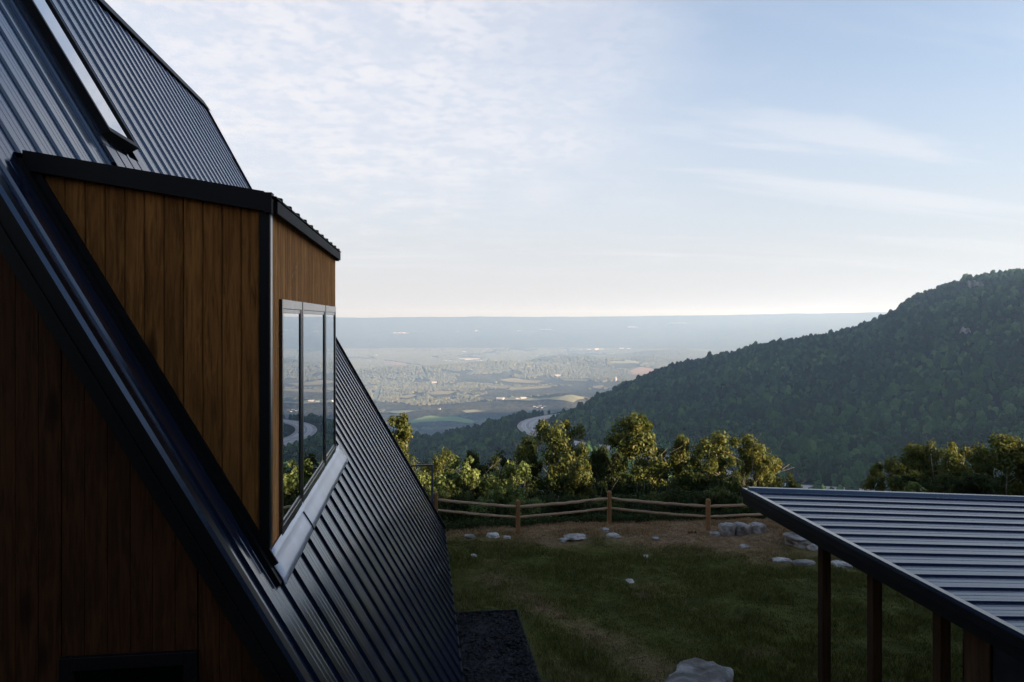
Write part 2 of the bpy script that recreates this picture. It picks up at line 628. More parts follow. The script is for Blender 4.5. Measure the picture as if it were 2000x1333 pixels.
def rib_profile(y0, y1, first, pitch, hw, tw, h, minors=4, mh=0.0016, mw=0.012):
    """(y, offset) pairs of a ribbed metal sheet"""
    pts = [(y0, 0.0)]
    k = first
    while k < y1 + pitch:
        for a, b in ((-hw, 0), (-tw, h), (tw, h), (hw, 0)):
            pts.append((k + a, b))
        for j in range(minors):
            c = k + hw + (pitch - 2 * hw) * (j + 0.5 + (j - (minors - 1) / 2) * -0.08) / minors
            pts += [(c - mw, 0), (c - mw * 0.4, mh), (c + mw * 0.4, mh), (c + mw, 0)]
        k += pitch
    pts = [p for p in pts if y0 <= p[0] <= y1]
    pts.sort(key=lambda p: p[0])
    pts.append((y1, 0.0))
    return pts


house = empty('a_frame_house', (-5.0, 5.12, -4.75), 'black metal roofed A-frame house with stained wood siding and a dormer', 'house')

DY0, DY1, DX = 5.60, 10.02, -1.10     # dormer: near wall, far wall, front wall
prof = rib_profile(Y0 + 0.06, 18.30, 5.245, PITCH, 0.028, 0.022, 0.021)
for side in (1, -1):
    mb = MB()
    for (ya, oa), (yb, ob) in zip(prof[:-1], prof[1:]):
        ym = 0.5 * (ya + yb)
        spans = [(ZR, None)]
        if side > 0 and DY0 + 0.02 < ym < DY1 - 0.02:
            spans = [(ZR, 1.10), (-1.70, None)]
        for top, bot in spans:
            za, zb = (zmin_at(ya), zmin_at(yb)) if bot is None else (bot, bot)
            if za >= top and zb >= top:
                continue
            mb.add([RP(top, ya, oa, side), RP(top, yb, ob, side), RP(min(zb, top), yb, ob, side), RP(min(za, top), ya, oa, side)],
                   [(0, 1, 2, 3) if side > 0 else (0, 3, 2, 1)])
    mb.build('roof_panel', ROOF, house)

# ridge cap
mb = MB()
for s in (1, -1):
    o0, o1 = 0.045, 0.055
    a = [RP(ZR - 0.20, Y0 - 0.02, o0, s), RP(ZR - 0.20, 18.42, o0, s), RP(ZR - 0.20, 18.42, o1, s), RP(ZR - 0.20, Y0 - 0.02, o1, s)]
    b = [(XR, Y0 - 0.02, ZR + 0.05), (XR, 18.42, ZR + 0.05), (XR, 18.42, ZR + 0.065), (XR, Y0 - 0.02, ZR + 0.065)]
    mb.hexa([a[0], a[1], b[1], b[0], a[3], a[2], b[2], b[3]])
mb.build('ridge_cap', TRIM, house)


def slope_bar(mb, y0, y1, o0, o1, z0, z1, side=1, dy=0.0):
    """bar running down the slope between z0 (low) and z1 (high)"""
    p = []
    for z in (z0, z1):
        p += [RP(z, y0, o0, side), RP(z, y1, o0, side), RP(z, y1, o1, side), RP(z, y0, o1, side)]
    mb.hexa([p[0], p[1], p[5], p[4], p[3], p[2], p[6], p[7]])


for s in (1, -1):
    mb = MB()                          # edge flashing: folded lip, slanted hem and flat leg
    sec = [(Y0 - 0.012, -0.030), (Y0 - 0.012, -0.006), (Y0 + 0.010, 0.018), (Y0 + 0.085, 0.019), (Y0 + 0.088, 0.002), (Y0 + 0.0, 0.002)]
    hem = MB()
    for k_, ((ya, oa), (yb, ob)) in enumerate(zip(sec, sec[1:] + sec[:1])):
        (hem if k_ == 1 else mb).add([RP(ZE - 0.05, ya, oa, s), RP(ZR - 0.03, ya, oa, s), RP(ZR - 0.03, yb, ob, s), RP(ZE - 0.05, yb, ob, s)], [(0, 1, 2, 3) if s > 0 else (3, 2, 1, 0)])
    mb.build('rake_flashing', TRIM, house)
    hem.build('rake_hem', TRIMG, house)
    mb = MB()
    slope_bar(mb, Y0, Y0 + 0.03, -0.10, -0.032, ZE - 0.05, ZR - 0.03, s)
    slope_bar(mb, Y0 - 0.016, Y0 + 0.03, -0.112, -0.102, ZE - 0.05, ZR - 0.03, s)   # drip lip
    slope_bar(mb, Y0 + 0.034, Y0 + 0.10, -0.205, -0.104, ZE - 0.05, ZR - 0.03, s)
    mb.build('rake_fascia', TRIM, house)
    # far rake, leaning outwards
    mb = MB()
    zs = np.linspace(-4.66, 5.08, 14)
    for za, zb in zip(zs[:-1], zs[1:]):
        ya, yb = yend(za), yend(zb)
        q = [RP(za, ya - 0.02, -0.16, s), RP(za, ya + 0.03, -0.16, s), RP(zb, yb + 0.03, -0.16, s), RP(zb, yb - 0.02, -0.16, s),
             RP(za, ya - 0.02, 0.05, s), RP(za, ya + 0.03, 0.05, s), RP(zb, yb + 0.03, 0.05, s), RP(zb, yb - 0.02, 0.05, s)]
        mb.hexa(q)
    mb.build('far_rake_fascia', TRIM, house)
    # eave edge
    mb = MB()
    slope_bar(mb, Y0 + 0.1, 16.48, -0.10, -0.003, ZE - 0.04, ZE + 0.04, s)
    mb.build('eave_trim', TRIM, house)


def board_poly(mb, axis, const, a0, a1, zb, zt, out, th=0.02, ch=0.007):
    """one vertical board: axis 'x' or 'y' is the width direction, const the wall plane, out = +-1 facing"""
    def P(a, w, z):
        return (a, const + out * w, z) if axis == 'x' else (const + out * w, a, z)
    (zb0, zb1), (zt0, zt1) = zb, zt
    back = [P(a0, -th, zb0), P(a1, -th, zb1), P(a1, -th, zt1), P(a0, -th, zt0)]
    mid = [P(a0, -ch, zb0), P(a1, -ch, zb1), P(a1, -ch, zt1), P(a0, -ch, zt0)]
    fr = [P(a0 + ch, 0, zb0), P(a1 - ch, 0, zb1), P(a1 - ch, 0, zt1), P(a0 + ch, 0, zt0)]
    mb.add(back + mid + fr, [(0, 1, 5, 4), (1, 2, 6, 5), (2, 3, 7, 6), (3, 0, 4, 7), (4, 5, 9, 8), (5, 6, 10, 9), (6, 7, 11, 10), (7, 4, 8, 11), (8, 9, 10, 11), (3, 2, 1, 0)])


def roof_z(x):
    return RC - T3 * x


def dormer_z(x):                      # underside line of the dormer roof
    return 0.80 + 0.145 * (-1.09 - x)


# near gable wall: boards with a door opening
GY = 5.125
mb = MB()
DOORX = (-2.30, -1.448)
DOORZ = -2.185
w = 0.14
x = XR - 5.6
while x < 0.45:
    xa, xb = x, x + w - 0.0015
    for sa, sb in ([(xa, xb)] if not (xa < XR < xb) else [(xa, XR), (XR, xb)]):
        def top(xx):
            xm = xx if xx > XR else 2 * XR - xx
            return roof_z(xm) - 0.02
        za, zb_ = top(sa), top(sb)
        if max(za, zb_) < -4.7:
            continue
        cuts = [sa, sb]
        for d in DOORX:
            if sa < d < sb:
                cuts.append(d)
        cuts.sort()
        for ca, cb in zip(cuts[:-1], cuts[1:]):
            if cb - ca < 0.01:
                continue
            low = DOORZ if DOORX[0] - 1e-6 <= ca and cb <= DOORX[1] + 1e-6 else -4.75
            ta, tb = top(ca), top(cb)
            if max(ta, tb) <= low + 0.01:
                continue
            board_poly(mb, 'x', GY, ca, cb, (min(low, ta), min(low, tb)), (ta, tb), -1, 0.02, 0.003)
    x += w
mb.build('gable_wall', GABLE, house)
# far gable wall, plain
mesh_obj('far_wall', [(XR - 5.6, 16.3, -4.75), (XR + 5.6, 16.3, -4.75), (XR, 16.3, 4.9)], [(0, 1, 2)], GABLE, house)
fl_ = MB()
fl_.box((XR - 5.5, 5.2, -4.74), (XR + 5.5, 16.25, -4.66))
fl_.box((XR - 3.9, 5.2, -1.95), (XR + 3.9, 16.25, -1.85))
fl_.build('floor_slab', TRIM, house)

# the black door in the gable
dm = MB()
d0, d1 = DOORX
fw = 0.085
dm.box((d0, GY - 0.035, -4.74), (d0 + fw, GY + 0.03, DOORZ))
dm.box((d1 - fw, GY - 0.035, -4.74), (d1, GY + 0.03, DOORZ))
dm.box((d0 + fw, GY - 0.035, DOORZ - fw), (d1 - fw, GY + 0.03, DOORZ))
door = dm.build('door', TRIM, house, bevel=0.004)
g = MB()
g.box((d0 + fw, GY - 0.004, -4.7), (d1 - fw, GY + 0.008, DOORZ - fw))
pane_ = g.build('pane', DARKGLASS)
pane_.parent = door

# dormer near side wall
mb = MB()
x = -2.62
w = 0.1335
while x < DX - 0.07:
    xa, xb = x, min(x + w - 0.004, DX - 0.052)
    zt = (dormer_z(xa), dormer_z(xb))
    zb = (roof_z(xa) - 0.03, roof_z(xb) - 0.03)
    zb = (min(zb[0], zt[0] - 0.005), min(zb[1], zt[1] - 0.005))
    board_poly(mb, 'x', DY0, xa, xb, zb, zt, -1)
    x += w
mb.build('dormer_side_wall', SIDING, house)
mb = MB()
for k in range(14):
    xa = -2.8 + k * 0.122
    xb = xa + 0.118
    board_poly(mb, 'x', DY1, xa, min(xb, DX - 0.02), (roof_z(xa) - 0.03, roof_z(xb) - 0.03), (max(dormer_z(xa), roof_z(xa)), dormer_z(xb)), 1)
mb.build('dormer_side_wall', SIDING, house)

# dormer front wall round the window band
WY0, WY1, WZ0, WZ1 = 6.05, 9.84, -1.725, 0.155
mb = MB()
y = DY0 + 0.078
w = 0.108
DTOP = 0.80
while y < DY1 - 0.02:
    ya, yb = y, min(y + w - 0.002, DY1)
    cuts = sorted([ya, yb] + [c for c in (WY0, WY1) if ya < c < yb])
    for ca, cb in zip(cuts[:-1], cuts[1:]):
        if cb - ca < 0.006:
            continue
        if ca >= WY0 - 1e-6 and cb <= WY1 + 1e-6:
            board_poly(mb, 'y', DX, ca, cb, (WZ1 - 0.01,) * 2, (DTOP,) * 2, 1)
            board_poly(mb, 'y', DX, ca, cb, (-1.82,) * 2, (WZ0 + 0.01,) * 2, 1)
        else:
            board_poly(mb, 'y', DX, ca, cb, (-1.82,) * 2, (DTOP,) * 2, 1)
    y += w
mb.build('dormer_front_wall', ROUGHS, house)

# corner boards
mb = MB()
mb.box((DX - 0.052, DY0 - 0.022, -1.86), (DX + 0.018, DY0 + 0.0, 0.80))
mb.build('corner_trim', TRIM, house, bevel=0.003)
mb = MB()
mb.box((DX, DY0, -1.86), (DX + 0.022, DY0 + 0.075, 0.80))
mb.build('corner_trim', FRAME, house, bevel=0.003)

# dormer roof: ribbed sheet falling to the front, rake fascia and eave trim
DRS = 0.155


def DP(x, y, off=0.0):
    return (x, y, 0.895 + DRS * (-1.075 - x) + off)


dprof = rib_profile(DY0 - 0.04, DY1 + 0.05, 5.80, PITCH, 0.028, 0.022, 0.021)
mb = MB()
for (ya, oa), (yb, ob) in zip(dprof[:-1], dprof[1:]):
    for off in (0.0, -0.012):
        q = [DP(-2.9, ya, oa + off), DP(-1.03, ya, oa + off), DP(-1.03, yb, ob + off), DP(-2.9, yb, ob + off)]
        mb.add(q, [(0, 1, 2, 3)])
    mb.add([DP(-1.03, ya, oa), DP(-1.03, yb, ob), DP(-1.03, yb, ob - 0.012), DP(-1.03, ya, oa - 0.012)], [(0, 1, 2, 3)])
mb.build('dormer_roof', EAVE, house)
for yy0, yy1 in ((DY0 - 0.055, DY0 - 0.018), (DY1 + 0.018, DY1 + 0.055)):
    mb = MB()
    a, b = -2.74, -1.115
    mb.hexa([(a, yy0, 0.895 + DRS * (-1.075 - a) - 0.115), (b, yy0, 0.78), (b, yy1, 0.78), (a, yy1, 0.895 + DRS * (-1.075 - a) - 0.115),
             DP(a, yy0, 0.022), DP(b, yy0, 0.022), DP(b, yy1, 0.022), DP(a, yy1, 0.022)])
    mb.box((b, yy0 - 0.002, 0.768), (b + 0.055, yy1 + 0.045, 0.915))
    mb.build('dormer_fascia', TRIM, house)
mb = MB()
mb.box((DX + 0.002, DY0 + 0.03, 0.800), (-1.045, DY1 + 0.01, 0.862))
mb.box((-1.058, DY0 + 0.034, 0.775), (-1.034, DY1 + 0.014, 0.865))
mb.build('dormer_eave_trim', EAVE, house)

# step flashing along the dormer wall
mb = MB()
slope_bar(mb, DY0 - 0.085, DY0 - 0.024, 0.0, 0.034, -1.93, 1.10)
mb.build('step_flashing', TRIM, house)
mb = MB()
slope_bar(mb, DY0 - 0.024, DY0 - 0.004, 0.0, 0.075, -1.82, 1.06)
mb.build('wall_flashing', TRIM, house)
mb = MB()
slope_bar(mb, DY1 + 0.004, DY1 + 0.08, 0.0, 0.04, -1.93, 1.06)
mb.build('step_flashing', TRIM, house)

# apron flashing under the window band
mb = MB()
nseg = 26
ys = np.linspace(DY0 - 0.02, DY1 + 0.32, nseg + 1)
jit = RNG.normal(0, 0.0016, (nseg + 1, 3))
prof_a = [(-1.078, -1.700), (-1.060, -1.775), (-1.025, -1.830), (-0.985, -1.895), (-0.966, -1.945)]
vs = []
for i, yy in enumerate(ys):
    for j, (px, pz) in enumerate(prof_a):
        q = jit[i] * (0.3 if j == 0 else 1)
        vs.append((px + q[0], yy, pz + q[1]))
n = len(prof_a)
fs = [(i * n + j, i * n + j + 1, (i + 1) * n + j + 1, (i + 1) * n + j) for i in range(nseg) for j in range(n - 1)]
mb.add(vs, fs)
ap = mb.build('apron_flashing', APRON, house, smooth=True)
sm = ap.modifiers.new('thick', 'SOLIDIFY')
sm.thickness = 0.006
mb = MB()                       # lap joint of two lengths of flashing
for a, b in zip(prof_a[1:-1], prof_a[2:]):
    mb.hexa([(a[0], 7.0, a[1] - 0.002), (a[0], 7.016, a[1] - 0.002), (b[0], 7.016, b[1] - 0.002), (b[0], 7.0, b[1] - 0.002),
             (a[0] + 0.006, 7.0, a[1] + 0.008), (a[0] + 0.006, 7.016, a[1] + 0.008), (b[0] + 0.006, 7.016, b[1] + 0.008), (b[0] + 0.006, 7.0, b[1] + 0.008)])
mb.build('flashing_joint', TRIM, house)

# three windows
for k, (a, b) in enumerate(((WY0, 7.055), (7.095, 8.765), (8.805, WY1))):
    mb = MB()
    t_, sdw, x0, x1 = 0.075, 0.045, DX - 0.03, DX + 0.026
    mb.box((x0, a, WZ0), (x1, a + sdw, WZ1))
    mb.box((x0, b - sdw, WZ0), (x1, b, WZ1))
    mb.box((x0, a + sdw, WZ1 - t_), (x1, b - sdw, WZ1))
    mb.box((x0, a + sdw, WZ0), (x1, b - sdw, WZ0 + 0.075))
    # inner sash, set back a little
    x2 = DX + 0.020
    a2, b2, c2, e2 = a + sdw, b - sdw, WZ0 + 0.075, WZ1 - t_
    mb.box((x0, a2, c2), (x2, a2 + 0.035, e2))
    mb.box((x0, b2 - 0.035, c2), (x2, b2, e2))
    mb.box((x0, a2 + 0.035, e2 - 0.035), (x2, b2 - 0.035, e2))
    mb.box((x0, a2 + 0.035, c2), (x2, b2 - 0.035, c2 + 0.035))
    win = mb.build('window', FRAME, house, bevel=0.003)
    g = MB()
    g.box((DX + 0.006, a2 + 0.03, c2 + 0.03), (DX + 0.013, b2 - 0.03, e2 - 0.03))
    p = g.build('pane', GLASS)
    p.parent = win
    if k < 2:
        g = MB()
        g.box((x0, b, WZ0), (DX + 0.012, b + 0.04, WZ1))
        g.build('mullion', TRIM, house)

# skylight
SY0, SY1, SZ0, SZ1 = 7.88, 8.66, 1.82, 4.45
mb = MB()
slope_bar(mb, SY0, SY0 + 0.05, 0.0, 0.13, SZ0, SZ1)
slope_bar(mb, SY1 - 0.05, SY1, 0.0, 0.13, SZ0, SZ1)
slope_bar(mb, SY0 + 0.05, SY1 - 0.05, 0.0, 0.13, SZ0, SZ0 + 0.05)
slope_bar(mb, SY0 + 0.05, SY1 - 0.05, 0.0, 0.13, SZ1 - 0.05, SZ1)
sl = mb.build('skylight', TRIM, house)
mb = MB()
slope_bar(mb, SY0 + 0.05, SY1 - 0.05, 0.100, 0.108, SZ0 + 0.05, SZ1 - 0.05)
p = mb.build('pane', GLASS)
p.parent = sl
mb = MB()
slope_bar(mb, SY0 - 0.16, SY0 - 0.002, 0.0, 0.05, SZ0 - 0.12, SZ1)
slope_bar(mb, SY1 + 0.002, SY1 + 0.12, 0.0, 0.05, SZ0 - 0.12, SZ1)
slope_bar(mb, SY0 - 0.16, SY1 + 0.12, 0.0, 0.043, SZ0 - 0.30, SZ0 - 0.125)
for k in range(4):              # pleated plates below the skylight
    slope_bar(mb, SY0 - 0.15 + k * 0.27, SY0 + 0.095 + k * 0.27, 0.044, 0.052 + 0.004 * k, SZ0 - 0.62, SZ0 - 0.135)
mb.build('skylight_flashing', TRIMG, house)

# ------------------------------------------------------------------ the open shed on the right
GZ = -4.85
shed = empty('open_shed', (5.5, 5.5, GZ), 'low open sided shed with black ribbed metal roof on timber posts', 'shed')
EX, EZ, SF, SN, SS = 3.77, -2.0, 8.33, 2.2, 0.060
SW = 9.4                                   # right edge x


def SP(x, y, off=0.0):
    return (x, y, EZ - 0.018 - SS * (x - EX) + off)


sp = rib_profile(SN, SF - 0.09, SN + 0.17, 0.277, 0.025, 0.018, 0.017, minors=3, mh=0.0022, mw=0.012)
mb = MB()
for (ya, oa), (yb, ob) in zip(sp[:-1], sp[1:]):
    mb.add([SP(EX + 0.05, ya, oa), SP(SW, ya, oa), SP(SW, yb, ob), SP(EX + 0.05, yb, ob)], [(0, 1, 2, 3)])
    mb.add([SP(EX + 0.05, ya, oa - 0.012), SP(EX + 0.05, yb, ob - 0.012), SP(SW, yb, ob - 0.012), SP(SW, ya, oa - 0.012)], [(0, 1, 2, 3)])
mb.build('roof_panel', SHEDROOF, shed)
mb = MB()                                  # raised edge flashing, left and far
mb.hexa([SP(EX - 0.005, SN, 0.0), SP(EX + 0.065, SN, 0.0), SP(EX + 0.065, SF, 0.0), SP(EX - 0.005, SF, 0.0),
         SP(EX - 0.005, SN, 0.034), SP(EX + 0.065, SN, 0.026), SP(EX + 0.065, SF, 0.026), SP(EX - 0.005, SF, 0.034)])
mb.hexa([SP(EX + 0.065, SF - 0.09, 0.0), SP(SW, SF - 0.09, 0.0), SP(SW, SF, 0.0), SP(EX + 0.065, SF, 0.0),
         SP(EX + 0.065, SF - 0.055, 0.046), SP(SW, SF - 0.055, 0.046), SP(SW, SF, 0.046), SP(EX + 0.065, SF, 0.046)])
mb.build('edge_flashing', TRIMG, shed)
mb = MB()
mb.box((EX - 0.010, SN, EZ - 0.085), (EX + 0.03, SF + 0.01, EZ - 0.020))
mb.box((EX - 0.018, SN, EZ - 0.094), (EX + 0.03, SF + 0.012, EZ - 0.086))
mb.box((EX + 0.012, SN, EZ - 0.175), (EX + 0.05, SF + 0.004, EZ - 0.095))
mb.hexa([SP(EX + 0.05, SF - 0.03, -0.16), SP(SW, SF - 0.03, -0.16), SP(SW, SF + 0.008, -0.16), SP(EX + 0.05, SF + 0.008, -0.16),
         SP(EX + 0.05, SF - 0.03, -0.004), SP(SW, SF - 0.03, -0.004), SP(SW, SF + 0.008, -0.004), SP(EX + 0.05, SF + 0.008, -0.004)])
mb.build('fascia', TRIM, shed)
mb = MB()                                  # beam over the posts and rafters
mb.box((3.985, SN, EZ - 0.235), (4.105, SF - 0.1, EZ - 0.06))
for yy in np.arange(2.6, 8.2, 0.61):
    mb.hexa([(4.105, yy, EZ - 0.235), (SW - 0.1, yy, EZ - 0.235 - SS * 5), (SW - 0.1, yy + 0.04, EZ - 0.235 - SS * 5), (4.105, yy + 0.04, EZ - 0.235),
             SP(4.105, yy, -0.02), SP(SW - 0.1, yy, -0.02), SP(SW - 0.1, yy + 0.04, -0.02), SP(4.105, yy + 0.04, -0.02)])
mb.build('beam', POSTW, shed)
for y0 in (6.98, 6.15, 5.29):
    mb = MB()
    mb.box((4.0, y0, GZ - 0.25), (4.09, y0 + 0.09, EZ - 0.235))
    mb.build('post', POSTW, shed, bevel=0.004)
for y0 in (7.0, 5.3):
    mb = MB()
    mb.box((9.0, y0, GZ - 0.25), (9.09, y0 + 0.09, EZ - 0.33 - 0.235))
    mb.build('post', POSTW, shed, bevel=0.004)
mb = MB()
yy = 4.80
while yy < 5.05:
    board_poly(mb, 'y', 4.0, yy, yy + 0.084, (GZ - 0.1,) * 2, (EZ - 0.235,) * 2, -1)
    yy += 0.086
xx = 4.0
while xx < 6.2:
    board_poly(mb, 'x', 5.06, xx, xx + 0.137, (GZ - 0.1,) * 2, (EZ - 0.38,) * 2, 1)
    xx += 0.14
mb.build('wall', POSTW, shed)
mb = MB()
mb.box((4.03, 3.60, GZ - 0.05), (4.07, 4.795, EZ - 0.24))
mb.box((4.03, 2.30, GZ - 0.05), (4.06, 3.598, EZ - 0.24))
mb.build('door', BLACKM, shed)  # flat black panels fill the dark stretch past the boards

# ------------------------------------------------------------------ lawn
def lawn_z(x, y):
    x = np.asarray(x, float)
    y = np.asarray(y, float)
    z = np.interp(y, [-10, 7.5, 11.5, 15, 18, 19.5, 22, 40], [-4.62, -4.70, -4.80, -5.08, -5.38, -5.50, -6.3, -16.0])
    z = z + 0.05 * np.sin(x * 0.55 + 1.0) * np.sin(y * 0.5) * sstep(y, 8, 13)
    z = z + 0.16 * np.exp(-(((x - 4.2) / 1.8) ** 2 + ((y - 18.0) / 1.3) ** 2))       # hump under the middle post
    z = z + 0.20 * np.exp(-(((x - 8.8) / 2.6) ** 2 + ((y - 17.4) / 1.5) ** 2))
    return z


def lawn_surf(x, y):
    x, y = np.atleast_1d(np.asarray(x, float)), np.atleast_1d(np.asarray(y, float))
    p = np.c_[x, y]
    return lawn_z(x, y) + fbm(p * 1.6, 4, 5) * 0.17 + fbm(p * 6, 2, 8) * 0.035


TRACK = np.array([(1.35, 14.6), (1.75, 13.4), (2.1, 12.2), (2.55, 11.2), (3.0, 10.3), (3.3, 9.3), (3.5, 8.0)])


def dryness(x, y):
    p = np.c_[x, y]
    n = fbm(p * 0.7, 4, 3)
    n2 = fbm(p * 2.3, 3, 9)
    d = sstep(y + n * 3.0 + 0.46 * (np.minimum(x, 7.0) - 6.0), 14.7, 17.4) * 0.95
    tx = np.interp(y, TRACK[::-1, 1], TRACK[::-1, 0])
    dist = np.abs(x - tx)
    wgt = np.exp(-(dist / (0.42 + 0.5 * n)) ** 2) * sstep(y, 15.2, 13.4)
    w2 = np.exp(-(np.abs(x - tx + 1.15) / 0.3) ** 2) * sstep(y, 14.6, 13.0) * 0.35
    d = np.maximum(d, (wgt + w2) * (0.46 + n2 * 1.6 + n * 0.6))
    d = np.maximum(d, sstep(n2 + n, 0.28, 0.5) * 0.35)
    return np.clip(d, 0, 1)


nx, ny = 300, 220
gx = np.linspace(-12, 26, nx)
gy = np.linspace(0.5, 21.0, ny)
XX, YY = np.meshgrid(gx, gy)
xf, yf = XX.ravel(), YY.ravel()
zf_ = lawn_z(xf, yf) + fbm(np.c_[xf, yf] * 1.6, 4, 5) * 0.17 + fbm(np.c_[xf, yf] * 6, 2, 8) * 0.035
idx = np.arange(nx * ny).reshape(ny, nx)
quads = np.c_[idx[:-1, :-1].ravel(), idx[:-1, 1:].ravel(), idx[1:, 1:].ravel(), idx[1:, :-1].ravel()]
lawn = mesh_obj('lawn', np.c_[xf, yf, zf_], quads, LAWN, None, True)
at_ = lawn.data.attributes.new('dry', 'FLOAT', 'POINT')
at_.data.foreach_set('value', dryness(xf, yf).astype(np.float32))
tag(lawn, 'sloping shaded lawn with a dry brown band below the fence', 'lawn', None, 'structure')

# mulch bed beside the house
mb = MB()
mx0, mx1, my0, my1 = 0.30, 1.57, 4.2, 12.05
n = 40
mv, mf = [], []
for i in range(n + 1):
    for j in range(9):
        yy = my0 + (my1 - my0) * i / n
        xx = mx0 + (mx1 - mx0) * j / 8
        edge_ = min(1, min(j, 8 - j, n - i) / 1.5)
        mv.append((xx, yy, float(lawn_z(xx, yy)) + 0.03 + 0.035 * edge_ + random.uniform(-0.012, 0.012)))
for i in range(n):
    for j in range(8):
        mf.append((i * 9 + j, i * 9 + j + 1, (i + 1) * 9 + j + 1, (i + 1) * 9 + j))
mo = mesh_obj('mulch_bed', mv, mf, MULCH, None, True)
tag(mo, 'rectangular bed of black mulch along the foot of the metal roof', 'mulch bed', None, 'structure')
# chips
NCH = 5200
qx, qy = RNG.uniform(mx0 + 0.02, mx1 - 0.02, NCH), RNG.uniform(8.0, my1 - 0.02, NCH)
qz = lawn_z(qx, qy) + 0.07
ang = RNG.uniform(0, pi, NCH)
L_, w_ = RNG.uniform(0.015, 0.045, NCH), RNG.uniform(0.006, 0.014, NCH)
tl1, tl2 = RNG.normal(0, 0.010, NCH), RNG.normal(0, 0.010, NCH)
ca, sa = np.cos(ang), np.sin(ang)
V = np.stack([np.c_[qx - ca * L_ + sa * w_, qy - sa * L_ - ca * w_, qz - tl1], np.c_[qx + ca * L_ + sa * w_, qy + sa * L_ - ca * w_, qz + tl1],
              np.c_[qx + ca * L_ - sa * w_, qy + sa * L_ + ca * w_, qz + tl1 + tl2], np.c_[qx - ca * L_ - sa * w_, qy - sa * L_ + ca * w_, qz - tl1 + tl2]], 1).reshape(-1, 3)
tag(mesh_obj('mulch_chips', V, np.arange(len(V)).reshape(-1, 4), MULCH), 'loose dark bark chips on the mulch bed', 'bark chips', None, 'stuff')
mb = MB()
mb.box((mx1, 4.2, -4.95), (mx1 + 0.02, my1 + 0.02, -4.76))
mb.box((0.5, my1, -4.98), (mx1, my1 + 0.03, -4.76))
tag(mb.build('garden_edging', MULCH), 'thin black edging strip round the mulch bed', 'edging')

# ------------------------------------------------------------------ split rail fence
fence = empty('split_rail_fence', (3.6, 18.2, -5.4), 'honey coloured split rail fence with two rails across the end of the lawn', 'fence')
FP = [(-2.2, 18.0, -5.35, -4.20, 0), (0.40, 18.17, -5.35, -4.235, 0), (2.43, 18.26, -5.45, -4.50, 0), (4.86, 18.68, -5.47, -4.44, 1),
      (7.08, 17.60, -5.43, -4.45, 1), (9.75, 17.75, -5.40, -4.45, 1)]
for i, (px, py, zb, zt, blk) in enumerate(FP):
    h = 0.052
    mb = MB()
    r = random.uniform(-0.01, 0.01)
    rings = []
    for z, k in ((zb - 0.2, 1.0), (zt - 0.03, 0.98), (zt, 0.72)):
        rr = h * k
        c_ = 0.62 * rr
        rings.append([(px - rr, py - c_, z), (px - c_, py - rr, z), (px + c_, py - rr, z), (px + rr, py - c_, z),
                      (px + rr, py + c_, z), (px + c_, py + rr, z), (px - c_, py + rr, z), (px - rr, py + c_, z)])
    b = sum(rings, [])
    f = []
    for q in range(2):
        for k in range(8):
            f.append((q * 8 + k, q * 8 + (k + 1) % 8, q * 8 + 8 + (k + 1) % 8, q * 8 + 8 + k))
    f.append(tuple(range(16, 24)))
    mb.add(b, f)
    mb.build('post', CEDAR, fence)
    if blk:
        mb = MB()
        mb.box((px - 0.058, py - 0.058, zb - 0.1), (px + 0.058, py + 0.058, zb + 0.085))
        mb.build('post_base', BLACKM, fence, bevel=0.006)
RAILZ = [(0.0, 0.0)]


def rail_h(i, lower):
    zt = FP[i][3]
    return zt - (0.42 if lower else 0.165) - (0.02 if i in (3, 4) else 0)


for i in range(len(FP) - 1):
    for lower in (0, 1):
        a, b = FP[i], FP[i + 1]
        za, zb = rail_h(i, lower), rail_h(i + 1, lower)
        n = 14
        pts, rad = [], []
        for k in range(n + 1):
            s = k / n
            sag = -0.018 * sin(pi * s)
            pts.append((a[0] + (b[0] - a[0]) * s + random.uniform(-.006, .006), a[1] + (b[1] - a[1]) * s + random.uniform(-.006, .006),
                        za + (zb - za) * s + sag + random.uniform(-.006, .006)))
            rad.append((0.036 if not lower else 0.032) * (0.72 if k in (0, n) else 1) * random.uniform(0.9, 1.1))
        mb = MB()
        mb.tube(pts, rad, 7)
        mb.build('rail', RAILW, fence)

# ------------------------------------------------------------------ deck railing past the far end of the house
dr = empty('deck_railing', (-0.4, 17.3, -4.7), 'black steel deck railing with grey post beyond the end of the roof', 'railing')
for k, px in enumerate((0.31, -1.1, -2.5)):
    mb = MB()
    mb.box((px - 0.026, 18.10, -4.62), (px + 0.026, 18.152, -3.535))
    mb.build('post', STEELB, dr, bevel=0.004)
    mb = MB()
    mb.box((px - 0.034, 18.09, -5.6), (px + 0.034, 18.16, -4.45))
    mb.build('post_base', BLACKM, dr)
mb = MB()
mb.box((-2.55, 18.095, -3.575), (0.283, 18.157, -3.54))
mb.build('top_rail', BLACKM, dr)
for z in (-3.78, -4.0, -4.2, -4.4):
    mb = MB()
    mb.tube([(-2.5, 18.126, z), (0.3, 18.126, z)], [0.0025, 0.0025], 5)
    mb.build('cable', BLACKM, dr)
mb = MB()
mb.box((-4.5, 16.6, -4.78), (0.27, 18.09, -4.66))
mb.build('deck_board', POSTW, dr)

